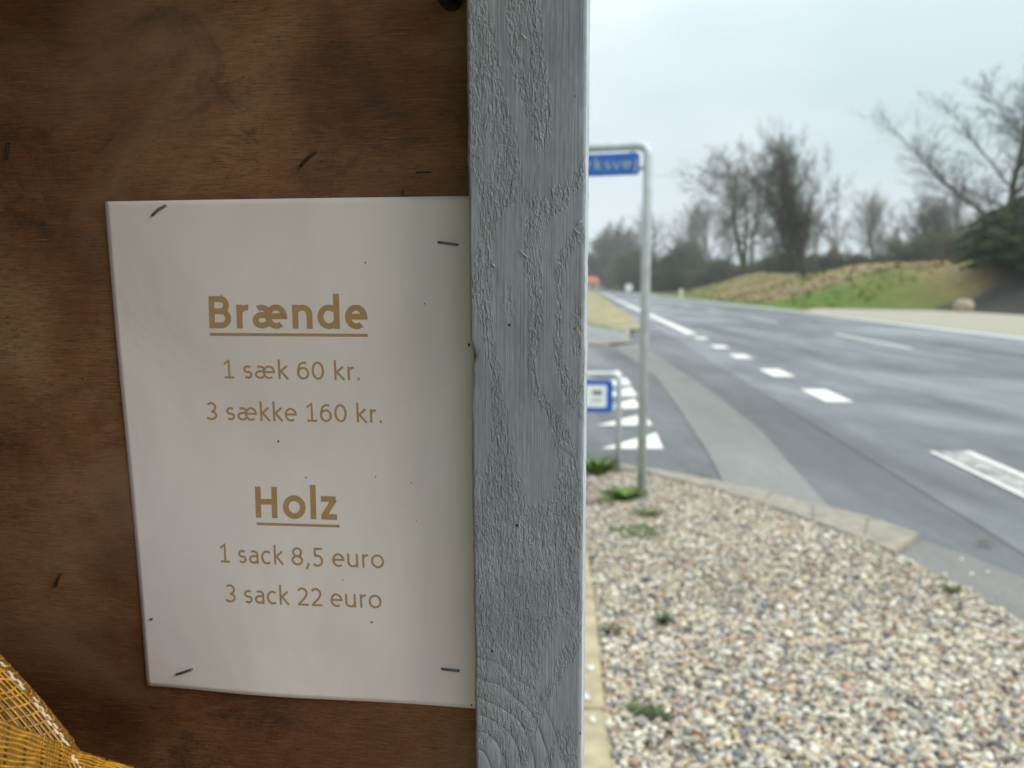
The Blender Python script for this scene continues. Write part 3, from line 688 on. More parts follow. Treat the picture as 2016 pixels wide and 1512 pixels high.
# plate hangs in the plane of the hoop
zt = at_y(1240, 302, pb.y+.03).z-.02; zb = at_y(1240, 345, pb.y+.03).z-.02
M4 = Matrix.Translation((0, 0, 0)) @ Matrix(((sd.x, nrm.x, 0, 0), (sd.y, nrm.y, 0, 0), (0, 0, 1, 0), (0, 0, 0, 1)))
def rrect(x0, x1, y0, y1, r, n=5):
    out = []
    for cx, cy, a in ((x1-r, y1-r, 0), (x0+r, y1-r, 90), (x0+r, y0+r, 180), (x1-r, y0+r, 270)):
        out += [(cx+r*math.cos(R(a+90*k/n)), cy+r*math.sin(R(a+90*k/n))) for k in range(n+1)]
    return out
XZ = M4 @ Matrix(((1, 0, 0, 0), (0, 0, 1, 0), (0, 1, 0, 0), (0, 0, 0, 1)))   # local (x, z) polygons extruded along the plate normal
x0p, x1p = .052, span-.06
MB().prism(rrect(x0p, x1p, zt-(zt-zb), zt, .02), .0, .022, XZ).build('blue_plate', MAT['blue'], sgn)
for xx in (.10, span-.12):
    MB().box((xx-.016, -.012, zt-.01), (xx+.016, .012, ztop-.04), M4).build('hanger_clamp', MAT['galv'], sgn)
MB().box((.02, -.012, zb+.028), (.075, .0, zb+.052), M4).build('side_clamp', MAT['galv'], sgn)
def place_sign(xl, xr, zbase, em, off):
    def f(u, v, lift):
        x = xl+(xr-xl)*u; return M4 @ Vector((x, .0225+lift*4, zbase+v*em))
    return f
em = .100
text_mesh('plate_lettering', 'rksvej', False, place_sign(.375, .070, zb+.038, em, 0), MAT['sign_text'], sgn, dz=.0002, label='pale lettering reading rksvej, the end of the street name', track=1.12)

# ------------------------------------------------------------------ small blue route sign
ps = at_z(1216, 930, .03); rs = tag(empty('small_blue_sign', (ps.x, ps.y, .02)), 'knee-high galvanised hoop with a square blue sign and white pictogram field', 'road sign')
yy = ps.y; zt2 = at_y(1200, 737, yy).z-.02; span2 = .34; r_ = .021
sd2 = Vector((-math.cos(R(4)), math.sin(R(4)), 0)); n2 = Vector((-math.sin(R(4)), -math.cos(R(4)), 0))
N4 = Matrix(((sd2.x, n2.x, 0, 0), (sd2.y, n2.y, 0, 0), (0, 0, 1, 0), (0, 0, 0, 1))); XZ2 = N4 @ Matrix(((1, 0, 0, 0), (0, 0, 1, 0), (0, 1, 0, 0), (0, 0, 0, 1)))
tp = Vector((0, 0, zt2)); pts = fillet([Vector((0, 0, -.05)), tp, tp+sd2*span2, Vector((sd2.x*span2, sd2.y*span2, -.05))], .06, 8)
MB().tube(pts, r_, 14).build('hoop_frame', MAT['galv'], rs, smooth=True)
sz = .225; xa = .045; za = zt2-.045-sz
MB().prism(rrect(xa, xa+sz+.02, za, za+sz, .025), .01, .028, XZ2).build('blue_plate', MAT['blue'], rs)
MB().prism(rrect(xa+.045, xa+sz-.03, za+.035, za+sz-.03, .012), .028, .0295, XZ2).build('white_field', MAT['white_sign'], rs)
pic = MB()
for k in range(3): pic.box((xa+.082+k*.022, .0295, za+.122), (xa+.098+k*.022, .0303, za+.151), N4)
pic.box((xa+.078, .0295, za+.150), (xa+.146, .0303, za+.156), N4)
pic2 = MB()
for k in range(4): pic2.box((xa+.078+k*.018, .0295, za+.085-(k % 2)*.006), (xa+.097+k*.018, .0303, za+.093-(k % 2)*.006), N4)
pic2.build('lower_pictogram', MAT['black_sign'], rs)
pic.build('dark_pictogram', MAT['black_sign'], rs)
for zz in (za+.04, za+sz-.045):
    MB().box((.0, -.004, zz-.01), (xa+.01, .01, zz+.012), N4).build('side_clamp', MAT['white_sign'], rs)

# ------------------------------------------------------------------ distant roadside objects
def far_post(px, dist, hgt, w, mat, name, label, head=None):
    x = (px-1008)/F*dist; rt = tag(empty(name, (x, dist, bank_h(13, dist)*0)), label, 'marker post' if not head else 'road sign')
    MB().box((-w/2, -w/4, -.05), (w/2, w/4, hgt*(.8 if head else 1))).build('post_body', MAT[mat], rt, bevel=w*.15)
    if head: MB().prism(rrect(-head/2, head/2, hgt-head, hgt, head*.3), -.03, .03, Matrix(((1, 0, 0, 0), (0, 0, 1, 0), (0, 1, 0, 0), (0, 0, 0, 1)))).build('sign_face', MAT['white_sign'], rt)
    else: MB().box((-w/2-.002, -w/4-.004, hgt*.72), (w/2+.002, -w/4, hgt*.86)).build('reflector', MAT['white_sign'], rt)
far_post(1338, 92, 1.15, .42, 'cream', 'marker_post', 'cream post standing in the grass verge beyond the far lane')
far_post(1236, 175, 2.0, .18, 'galv', 'far_road_sign', 'small white sign far down the road at the right verge', 1.6)
b = ico(3); bv = b[0]*np.array([.58, .5, .50]); bv *= (1+.12*np.sin(b[0]*3.3+1)); bo = mobj('boulder', mesh_np('boulder', bv, T=b[1]), MAT['boulder'])
bp = (1893-1008)/F; bo.location = (bp*43.0, 43.0, .26); tag(bo, 'beige boulder at the foot of the dark soil mound beside the far gravel', 'boulder')
# orange roofed house at the end of the road
hs = tag(empty('orange_roofed_house', (29.2, 300, 0)), 'distant house with an orange roof at the end of the road', 'house')
MB().box((-7, 0, 0), (4.5, 9, 3.2)).build('wall', MAT['render_wall'], hs)
MB().add([(-7.5, -.5, 3.15), (5, -.5, 3.15), (5, 9.5, 3.15), (-7.5, 9.5, 3.15), (-7, 4.5, 5.4), (4, 4.5, 5.4)], [(0, 1, 5, 4), (2, 3, 4, 5), (0, 4, 3), (1, 2, 5), (0, 3, 2, 1)]).build('roof', MAT['orange'], hs)
for xx in (-5, -2, 1.5): MB().box((xx, -.06, 1), (xx+1.2, .02, 2.2)).build('window', MAT['glass'], hs)

# ------------------------------------------------------------------ trees
def grow(rr, cfg):
    seg = []                                     # (p0, p1, r0, r1, level)
    def branch(p, d, L_, r, lv):
        n = cfg['n'][lv]; pts = [p]; dd = d.copy(); rads = [r]
        for i in range(n):
            dd = (dd+Vector((rr.gauss(0, 1), rr.gauss(0, 1), rr.gauss(0, 1)))*cfg['wig'][lv]+Vector((0, 0, cfg['up'][lv]))).normalized()
            pts.append(pts[-1]+dd*L_/n); rads.append(r*(1-.82*(i+1)/n))
        for i in range(n): seg.append((pts[i][:], pts[i+1][:], rads[i], rads[i+1], lv))
        if lv >= len(cfg['n'])-1: return
        k = cfg['kids'][lv]; s0 = cfg['start'][lv]
        for j in range(k):
            t = s0+(1-s0)*(j+rr.random())/k; f = t*n; i = min(int(f), n-1); q = pts[i].lerp(pts[i+1], f-i)
            ax = (pts[i+1]-pts[i]).normalized(); o = ax.orthogonal().normalized(); o.rotate(Matrix.Rotation(rr.uniform(0, 2*math.pi), 3, ax))
            ang = R(rr.uniform(*cfg['ang'][lv])); nd = ax*math.cos(ang)+o*math.sin(ang)
            shape = cfg['shape'](t) if lv == 0 else (1-.38*t)
            branch(q, nd, L_*cfg['len'][lv]*shape*rr.uniform(.7, 1.2), max(rads[i]*cfg['rad'][lv], cfg['minr']), lv+1)
    for s in range(cfg['stems']):
        a = rr.uniform(0, 6.28); tl = cfg['tilt']*rr.uniform(.3, 1) if cfg['stems'] > 1 else cfg['tilt']*.3
        branch(Vector((math.cos(a), math.sin(a), 0))*cfg['r']*(1 if cfg['stems'] > 1 else 0), Vector((math.cos(a)*tl, math.sin(a)*tl, 1)).normalized(), rr.uniform(.85, 1) if s else 1.0, cfg['r']*(1 if s == 0 else .8), 0)
    return seg
def seg_mesh(name, seg, sides):
    n = len(seg); p0 = np.array([s[0] for s in seg]); p1 = np.array([s[1] for s in seg]); r0 = np.array([s[2] for s in seg]); r1 = np.array([s[3] for s in seg])
    d = p1-p0; d /= np.linalg.norm(d, axis=1, keepdims=True)+1e-9; ref = np.where(np.abs(d[:, 2:3]) > .9, np.array([[1, 0, 0]]), np.array([[0, 0, 1]]))
    u = np.cross(d, ref); u /= np.linalg.norm(u, axis=1, keepdims=True); w = np.cross(d, u)
    a = np.arange(sides)*2*np.pi/sides; ring = u[:, None]*np.cos(a)[None, :, None]+w[:, None]*np.sin(a)[None, :, None]
    V = np.concatenate([p0[:, None]+ring*r0[:, None, None], p1[:, None]+ring*r1[:, None, None]], 1).reshape(-1, 3)
    k = np.arange(sides); q = np.stack([k, (k+1) % sides, sides+(k+1) % sides, sides+k], 1)
    return mesh_np(name, V, (q[None]+(np.arange(n)*2*sides)[:, None, None]).reshape(-1, 4))
def tree_proto(key, cfg, seed, twigmat):
    seg = grow(random.Random(seed), cfg); lim = 1 if len(cfg['n']) > 3 else 0
    P = np.array([s[1] for s in seg]); hz = np.percentile(P[:, 2], 98.5); wd = np.percentile(np.hypot(P[:, 0], P[:, 1]), 92)
    sc1 = lambda s: (tuple(np.array(s[0])/hz), tuple(np.array(s[1])/hz), s[2]/hz, s[3]/hz, s[4])
    seg = [sc1(s) for s in seg]
    lo = seg_mesh(key+'_trunk', [s for s in seg if s[4] <= lim], 6); hi = seg_mesh(key+'_crown', [s for s in seg if s[4] > lim], 3)
    lo.materials.append(MAT['bark']); hi.materials.append(MAT[twigmat])
    return lo, hi, wd/hz
sh_round = lambda t: max(.55, math.sin(math.pi*min(1, .18+.75*t)))
sh_wide = lambda t: 1.15-.75*t
CF = {
 'tall': dict(stems=1, tilt=.1, r=.017, n=[9, 5, 4, 3, 2], wig=[.07, .12, .16, .2, .2], up=[.05, .09, .07, .05, .03], kids=[24, 9, 6, 4], start=[.26, .15, .1, .1], ang=[(28, 55), (22, 50), (22, 50), (22, 50)], len=[.46, .5, .55, .62], rad=[.5, .45, .45, .5], minr=.0010, shape=sh_round),
 'dense': dict(stems=10, tilt=1.15, r=.014, n=[7, 5, 4, 3, 2], wig=[.13, .16, .2, .22, .22], up=[.17, .10, .07, .05, .02], kids=[15, 9, 6, 5], start=[.12, .1, .1, .1], ang=[(22, 52), (25, 55), (25, 60), (25, 60)], len=[.40, .52, .55, .6], rad=[.5, .5, .45, .5], minr=.0009, shape=lambda t: 1.05-.3*t),
 'forked': dict(stems=3, tilt=.26, r=.017, n=[8, 5, 4, 3, 2], wig=[.07, .14, .18, .2, .2], up=[.08, .09, .06, .04, .02], kids=[16, 9, 6, 4], start=[.28, .15, .1, .1], ang=[(28, 60), (25, 52), (22, 52), (22, 52)], len=[.45, .52, .55, .62], rad=[.45, .45, .45, .5], minr=.0009, shape=lambda t: 1.1-.35*t),
 'wide': dict(stems=1, tilt=.16, r=.0135, n=[10, 8, 5, 4, 3], wig=[.04, .06, .09, .10, .12], up=[.07, .07, .06, .04, .02], kids=[26, 14, 7, 4], start=[.20, .12, .08, .08], ang=[(32, 56), (25, 48), (20, 45), (20, 45)], len=[.62, .38, .60, .75], rad=[.45, .45, .45, .5], minr=.0006, shape=lambda t: 1.1-.8*t),
 'bush': dict(stems=16, tilt=1.15, r=.014, n=[5, 4, 3, 2], wig=[.14, .2, .25, .25], up=[.06, .06, .03, .02], kids=[13, 9, 7], start=[.02, .05, .05], ang=[(25, 60), (30, 60), (30, 60)], len=[.46, .55, .6], rad=[.6, .6, .6], minr=.0055, shape=lambda t: 1.1-.4*t),
}
PR = {}
for key, cfk, seed, tw in (('tall_a', 'tall', 1, 'twig'), ('tall_b', 'tall', 5, 'twig_pale'), ('dense_a', 'dense', 3, 'twig_brown'), ('forked_a', 'forked', 9, 'twig'), ('forked_b', 'forked', 4, 'twig_pale'), ('wide_a', 'wide', 21, 'twig_brown'), ('bush_a', 'bush', 8, 'shrub_brown'), ('bush_b', 'bush', 15, 'shrub_dark')):
    PR[key] = tree_proto(key, CF[cfk], seed, tw)
def plant_tree(name, key, px, top, dist, hw, label, cat='tree', group=None, rot=0, z0=None):
    x = (px-1008)/F*dist; o = x-.1*dist; z = bank_h(max(o, 12), dist) if dist < 214 and o > 12 else 0
    if z0 is not None: z = z0
    hgt = at_y(px, top, dist).z-z; lo, hi, wr = PR[key]; s = hgt; sx = (hw/F*dist)/(wr*hgt); 
    rt = tag(empty(name, (x, dist, z-.1), rot), label, cat, group)
    for nm, me in (('trunk', lo), ('crown', hi)):
        o_ = mobj(nm, me, None, rt); o_.scale = (s*sx, s*sx, s)
    return rt
G1 = 'bare winter trees beyond the road'
plant_tree('bare_tree', 'forked_a', 1468, 292, 116, 118, 'tall bare tree with pale forked trunks left of the dense bushy tree', group=G1, rot=.4)
plant_tree('bare_tree', 'dense_a', 1583, 268, 79, 98, 'dense dark bare tree with a broad bushy crown on the bank', group=G1, rot=1.2)
plant_tree('bare_tree', 'wide_a', 1975, 104, 56, 205, 'large bare tree with spreading limbs rising behind the conifer', group=G1, rot=5.4, z0=2.4)
far = [('tall_a', 1178, 448, 330, 46, 'hazy bare tree at the far end of the road, nearest the grey post'), ('tall_b', 1222, 436, 320, 46, 'bare tree just left of the tall sign pole'),
 ('tall_a', 1292, 408, 196, 46, 'bare tree just right of the tall sign pole'), ('forked_b', 1340, 396, 190, 44, 'slender bare tree second to the right of the tall sign pole'),
 ('tall_b', 1395, 392, 178, 52, 'bare tree with high crown third to the right of the tall sign pole'), ('tall_a', 1432, 410, 168, 40, 'bare tree partly behind the tall forked tree'),
 ('forked_b', 1525, 420, 165, 45, 'bare tree in the gap between the forked tree and the dense tree'), ('tall_b', 1655, 410, 160, 45, 'pale bare tree behind the right side of the dense tree'), ('forked_b', 1722, 375, 142, 54, 'pale rounded bare tree standing alone right of the dense tree'),
 ('tall_b', 1690, 368, 150, 28, 'thin pale tree between the dense tree and the rounded pale tree'), ('forked_a', 1798, 388, 132, 56, 'greenish grey bare tree in the middle of the right-hand row'), ('dense_a', 1862, 372, 122, 66, 'brownish twiggy tree left of the conifer, under the large bare limbs'),
 ('tall_a', 1915, 400, 112, 50, 'bare tree partly hidden by the left edge of the conifer')]
for i, (k, px, tp_, d, hw, lb) in enumerate(far): plant_tree('bare_tree', k, px, tp_, d, hw, lb, group=G1, rot=i*1.7)
G2 = 'undergrowth shrubs along the tree line'
shr = [('bush_a', 1206, 452, 318, 52, 'big dark shrub at the road end, left of the sign pole'), ('bush_b', 1246, 490, 224, 40, 'dark green shrub directly behind the sign pole'), ('bush_b', 1296, 500, 186, 40, 'dark green shrub right of the sign pole, above the verge'),
 ('bush_a', 1350, 478, 184, 46, 'domed brown-grey shrub standing above the others right of the pole'), ('bush_b', 1395, 508, 172, 42, 'low dark shrub below the high-crowned bare tree'), ('bush_b', 1436, 512, 160, 42, 'dark shrub at the left foot of the forked tree'),
 ('bush_b', 1520, 500, 150, 44, 'shrub between the forked tree and the dense tree'), ('bush_a', 1640, 492, 112, 48, 'brown thicket on the crest right of the dense tree'), ('bush_b', 1800, 462, 116, 50, 'grey-green shrub on the crest in the middle of the row'),
 ('bush_a', 1870, 448, 104, 56, 'brown shrub on the crest left of the conifer'), ('bush_a', 1268, 520, 220, 40, 'lowest dark shrub at the bend of the road'), ('bush_b', 1165, 500, 325, 34, 'dim shrub above the orange roof')]
shr += [('bush_b', 1276, 525, 200, 40, 'lowest dark shrub just right of the sign pole base'), ('bush_b', 1325, 520, 180, 44, 'low dark shrub left of the domed shrub'), ('bush_a', 1380, 530, 165, 40, 'low brown shrub right of the domed shrub'), ('bush_b', 1232, 522, 255, 34, 'low dark shrub left of the sign pole behind the white sign'), ('bush_a', 1480, 520, 150, 50, 'brown undergrowth behind the forked trunks'), ('bush_b', 1560, 500, 130, 50, 'dark undergrowth behind the dense tree trunk'), ('bush_b', 1720, 498, 135, 60, 'undergrowth at the foot of the rounded pale tree')]
for i, (k, px, tp_, d, hw, lb) in enumerate(shr): plant_tree('shrub', k, px, tp_, d, hw, lb, 'shrub', G2, rot=i*1.1)

# conifer: whorled limbs carrying flat drooping sprays
def conifer():
    rr = np.random.default_rng(5); d = 47.0; px = 1998; x = (px-1008)/F*d; zb_ = bank_h(x-.1*d, d)
    top = at_y(px, 372, d).z; h = top-zb_+.0; rmax = 128/F*d
    rt = tag(empty('conifer', (x, d, zb_-.1)), 'dark green conifer with drooping sprays on the soil mound at the right edge', 'tree')
    MB().tube([(0, 0, -.1), (.05, 0, h*.5), (0, .05, h*.97)], [.16, .10, .02], 8).build('trunk', MAT['bark'], rt, smooth=True)
    V = []; Cc = []; lim = MB(); nn = 150
    for k in range(nn):
        t = k/nn; z0 = .14*h+t*h*.82; a = k*2.4+rr.uniform(-.3, .3); L_ = rmax*(math.sin(math.pi*min(.96, .30+.62*t))**.8)*rr.uniform(.82, 1.05)
        if t > .8: L_ *= (1-t)/.2*.75+.25
        dx, dy = math.cos(a), math.sin(a); droop = rr.uniform(.35, .65)
        lim.tube([(0, 0, z0), (dx*L_*.5, dy*L_*.5, z0+.03*L_), (dx*L_, dy*L_, z0-droop*L_*.5)], [.03, .018, .006], 4)
        m = int(420*L_/rmax); s = rr.uniform(.12, 1, m)**.7; w = rr.normal(0, 1, m)*.28*L_*(1.15-s)
        px_ = dx*L_*s-dy*w; py_ = dy*L_*s+dx*w; pz_ = z0+.03*L_*s-droop*L_*.5*s*s-abs(w)*.25+rr.normal(0, .035, m)
        for q in range(m):
            c = np.array([px_[q], py_[q], pz_[q]]); e = rr.normal(0, 1, 3); e = e*.45+np.array([dx, dy, -.15]); e /= np.linalg.norm(e)
            g = np.cross(e, rr.normal(0, 1, 3)); g /= np.linalg.norm(g)+1e-6; l_ = rr.uniform(.07, .15); ww = rr.uniform(.022, .045)
            V += [c-g*ww, c+e*l_, c+g*ww, c-e*l_*.5]
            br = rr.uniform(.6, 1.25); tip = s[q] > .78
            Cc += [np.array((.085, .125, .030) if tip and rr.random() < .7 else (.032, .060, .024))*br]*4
    V = np.array(V); Q = np.arange(len(V)).reshape(-1, 4)
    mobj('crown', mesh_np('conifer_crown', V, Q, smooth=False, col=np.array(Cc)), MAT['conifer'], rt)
    lim.build('limbs', MAT['bark'], rt)
conifer()

# ------------------------------------------------------------------ firewood stall: panel, post, roof
YAW = R(8.3); D0 = .425                          # plywood face: passes (0, D0), swings towards the camera on the right
wdir = Vector((math.cos(YAW), -math.sin(YAW), 0)); ndir = Vector((-math.sin(YAW), -math.cos(YAW), 0))   # ndir points to the viewer
def on_wall(px, py, off=0.0):
    r = ray(px, py); o = Vector((0, 0, H)); p0 = Vector((0, D0, 0))+ndir*off
    t = (p0-o).dot(ndir)/r.dot(ndir); return o+r*t
def wall_uv(p): q = p-Vector((0, D0, 0)); return q.dot(wdir), p.z
def wall_pt(u, z, off=0.0): return Vector((0, D0, 0))+wdir*u+ndir*off+Vector((0, 0, z))
stall = tag(empty('firewood_stall', (0, D0, 0)), 'roadside firewood stall with stained plywood back and grey painted corner post', 'stall')
SO = stall.location
u_post = [wall_uv(on_wall(p[0], p[1], .024)) for p in ((917, 0), (937, 1512), (1155, 0), (1143.5, 1512))]
def lin(a, b, z): return a[0]+(b[0]-a[0])*(z-a[1])/(b[1]-a[1])
def u_left(z): return lin(u_post[0], u_post[1], z)
def u_right(z): return lin(u_post[2], u_post[3], z)
# plywood sheet, 12 mm, behind the paper
pm = MB(); ul, ur = -1.05, -.0
def wbox(m, u0, u1, z0, z1, o0, o1):
    V = [wall_pt(u, z, o)-SO for z in (z0, z1) for o in (o0, o1) for u in (u0, u1)]
    return m.add(V, [(0, 2, 3, 1), (4, 5, 7, 6), (0, 1, 5, 4), (2, 6, 7, 3), (0, 4, 6, 2), (1, 3, 7, 5)])
ztopw, zbotw = 1.74, .30
V = [wall_pt(-1.05, zbotw, 0)-SO, wall_pt(u_left(zbotw)+.002, zbotw, 0)-SO, wall_pt(u_left(ztopw)+.002, ztopw, 0)-SO, wall_pt(-1.05, ztopw, 0)-SO]
V += [v-ndir*.012 for v in V]
MB().add(V, [(0, 1, 2, 3), (7, 6, 5, 4), (0, 4, 5, 1), (1, 5, 6, 2), (2, 6, 7, 3), (3, 7, 4, 0)]).build('plywood_panel', MAT['plywood'], stall)
# painted post: closed section swept upward with a finely modelled front
def post_mesh():
    nf, nsd, nz = 64, 6, 620; z0, z1 = 0.0, 1.74; rows = []; cols = []; zs = np.concatenate([np.linspace(z0, .95, 40), np.linspace(.955, 1.62, nz), np.linspace(1.63, z1, 24)])
    off_f, off_b = .024, -.012
    for z in zs:
        a, b = u_left(z), u_right(z); row = []; cc = []
        nzv = mnoise.noise(Vector((0, 1, z*55)))*.0005+mnoise.noise(Vector((3, 1, z*220)))*.00028
        nzr = mnoise.noise(Vector((5, 1, z*60)))*.00035+mnoise.noise(Vector((9, 1, z*240)))*.0002
        # nick in the left arris and small chips on the right one
        nick = .0022*math.exp(-((z-ZN)/.0045)**2)+.0008*math.exp(-((z-ZN+.012)/.010)**2)
        ra = .0011
        for i in range(nf+1):
            t = i/nf; u = a+(b-a)*t; e0 = (u-a); e1 = (b-u); o = off_f
            if e0 < ra: o -= ra-math.sqrt(max(0, ra*ra-(ra-e0)**2))
            if e1 < ra: o -= (ra-math.sqrt(max(0, ra*ra-(ra-e1)**2)))
            o += .00035*mnoise.noise(Vector((u*90, 2, z*22)))+.00018*mnoise.noise(Vector((u*500, 2, z*130)))
            wl = math.exp(-e0/.003); wr = math.exp(-e1/.003)
            row.append(wall_pt(u+(nick+nzv)*wl+nzr*wr, z, o-nick*.5*wl))
            ch = 1.2*math.exp(-e1/.0011)*(math.exp(-((z-ZC)/.020)**2)+.75*math.exp(-((z-ZC-.045)/.02)**2)) + 1.15*math.exp(-e0/.0035)*math.exp(-((z-ZN-.001)/.005)**2)
            cc.append((min(1, ch), 0, 0))
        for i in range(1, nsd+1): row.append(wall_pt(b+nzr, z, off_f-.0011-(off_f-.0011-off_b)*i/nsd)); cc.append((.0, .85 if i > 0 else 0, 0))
        row.append(wall_pt(a, z, off_b)); cc.append((0, 0, 0)); row.append(wall_pt(a+nzv+nick, z, off_f-.0013)); cc.append((0, 0, 0))
        rows.append(row); cols.append(cc)
    m = len(rows[0]); V = np.array([[tuple(p-SO) for p in r] for r in rows]).reshape(-1, 3); C_ = np.array(cols).reshape(-1, 3)
    i, j = np.meshgrid(np.arange(m), np.arange(len(rows)-1)); i = i.ravel(); j = j.ravel()
    Q = np.stack([j*m+i, j*m+(i+1) % m, (j+1)*m+(i+1) % m, (j+1)*m+i], 1)
    return mesh_np('post', V, Q, col=C_)
ZN = wall_uv(on_wall(930, 700, .024))[1]; ZC = wall_uv(on_wall(1147, 742, .024))[1]
mobj('corner_post', post_mesh(), MAT['post'], stall)
# roof, left wall, shelf and the left front post, outside the frame
grey = simple('grey_stall_paint', (.27, .29, .30), .6, .12, 20)
wbox(MB(), -1.10, .13, 1.745, 1.77, -.08, 1.25).build('roof', MAT['roof_felt'], stall)
wbox(MB(), -1.075, -1.055, .05, 1.742, -.01, 1.2).build('side_wall', MAT['plywood'], stall)
wbox(MB(), -1.05, -.10, .60, .622, .002, .40).build('shelf', MAT['plywood'], stall)
wbox(MB(), -1.05, -.10, .06, .08, .002, .40).build('shelf', MAT['plywood'], stall)
wbox(MB(), -1.05, -.985, .0, 1.742, 1.16, 1.2).build('front_post', grey, stall)
# dark knob beside the post at the top of the frame
kp = on_wall(884, -10, .006)-SO
kb = MB(); prof = [(0, .010), (.0035, .0098), (.0060, .008), (.0066, .005), (.0066, .0), (0.0062, -.006)]
Vk = []; ns_ = 20; w2 = Vector((0, 0, 1))
for r0, o0 in prof: Vk += [kp+(wdir*math.cos(2*math.pi*k/ns_)+w2*math.sin(2*math.pi*k/ns_))*max(r0, .0002)+ndir*o0 for k in range(ns_)]
kb.add(Vk, [(i*ns_+k, i*ns_+(k+1) % ns_, (i+1)*ns_+(k+1) % ns_, (i+1)*ns_+k) for i in range(len(prof)-1) for k in range(ns_)]).build('screw_cap', MAT['black_plastic'], stall, smooth=True)
# staples
def staple(a, b, off, parent, mat, name='staple', bend=0.0, r=.0007, org=None, label=None):
    org = org if org is not None else SO
    A = on_wall(*a, off)-org; B = on_wall(*b, off)-org; up = ndir*.0008
    pts = [A-ndir*.002, A-ndir*.0002+up*.6, A.lerp(B, .06)+up, A.lerp(B, .5)+up*1.1+Vector((0, 0, bend)), A.lerp(B, .94)+up, B-ndir*.0002+up*.6, B-ndir*.002]
    o = MB().tube(pts, r, 8).build(name, mat, parent, smooth=True)
    if label: tag(o, label)
    return o
staple((592, 327), (621, 300), .0006, stall, MAT['rust_staple'], 'old_staple', .0008)
staple((820, 340), (848, 339), .0003, stall, MAT['rust_staple'], 'old_staple', 0, .0004)
staple((13, 312), (17, 282), .0006, stall, MAT['rust_staple'], 'old_staple')
staple((111, 1153), (121, 1130), .0006, stall, MAT['rust_staple'], 'old_staple', .0008)
staple((793, 374), (795, 384), .0003, stall, MAT['rust_staple'], 'old_staple', 0, .0003)
# bristles caught in the paint
for a, b_ in (((1022, 492), (1038, 506)), ((1026, 66), (1036, 76)), ((1135, 442), (1146, 434)), ((1130, 450), (1140, 460)), ((967, 518), (975, 524))):
    A = on_wall(*a, .0243)-SO; B = on_wall(*b_, .0243)-SO
    MB().tube([A, A.lerp(B, .5)+ndir*.0002, B], .00028, 6).build('paint_bristle', simple('bristle', (.5, .52, .5), .5) if 'bristle' not in bpy.data.materials else bpy.data.materials['bristle'], stall, smooth=True)

# ------------------------------------------------------------------ the price notice
cor = [wall_uv(on_wall(*p)) for p in ((208, 397), (921, 386), (935, 1393), (292, 1347))]
TL, TR, BR, BL = [Vector(c) for c in cor]
def ext(a, b, k): return a+(b-a)*k
TR = ext(TL, TR, 1.0+.003/ (TR-TL).length); BR = ext(BL, BR, 1.0+.002/(BR-BL).length)
def warp(s, t):                                  # stand-off of the sheet from the wood
    return .0007+.0022*abs(math.sin(s*math.pi*1.0))*(.3+.7*t)*.5+.0014*math.sin(t*7+s*4)*.4+.0004*(max(0, 1-s*5)**2)*(.3+t*.7)+.0016*max(0, t-.9)*10*math.sin(s*math.pi*1.3)**2
def paper_pt(s, t, lift=0):
    q = TL*(1-s)*(1-t)+TR*s*(1-t)+BL*(1-s)*t+BR*s*t; return wall_pt(q.x, q.y, warp(s, t)+lift)
def paper_st(px, py):
    q = Vector(wall_uv(on_wall(px, py, .0012))); s, t = .5, .5
    for _ in range(12):
        f = TL*(1-s)*(1-t)+TR*s*(1-t)+BL*(1-s)*t+BR*s*t-q; ds = (TR-TL)*(1-t)+(BR-BL)*t; dt = (BL-TL)*(1-s)+(BR-TR)*s
        det = ds.x*dt.y-ds.y*dt.x; s -= (f.x*dt.y-f.y*dt.x)/det; t -= (ds.x*f.y-ds.y*f.x)/det
    return s, t
c0 = paper_pt(.5, .5); notice = tag(empty('price_notice', c0), 'stapled white paper notice of firewood prices in gold-brown print on the plywood', 'notice')
NP = c0
na, nb = 70, 100; Vp = []
for side_ in (0, .00012):
    for j in range(nb+1):
        for i in range(na+1): Vp.append(tuple(paper_pt(i/na, j/nb, -side_)-NP))
Q = []; K = (na+1)*(nb+1)
for j in range(nb):
    for i in range(na):
        a = j*(na+1)+i; Q += [(a, a+na+1, a+na+2, a+1), (K+a, K+a+1, K+a+na+2, K+a+na+1)]
for i in range(na): Q += [(i, i+1, K+i+1, K+i), (nb*(na+1)+i, K+nb*(na+1)+i, K+nb*(na+1)+i+1, nb*(na+1)+i+1)]
for j in range(nb): Q += [(j*(na+1), K+j*(na+1), K+(j+1)*(na+1), (j+1)*(na+1)), (j*(na+1)+na, (j+1)*(na+1)+na, K+(j+1)*(na+1)+na, K+j*(na+1)+na)]
mobj('sheet', mesh_np('sheet', Vp, Q), MAT['paper'], notice)
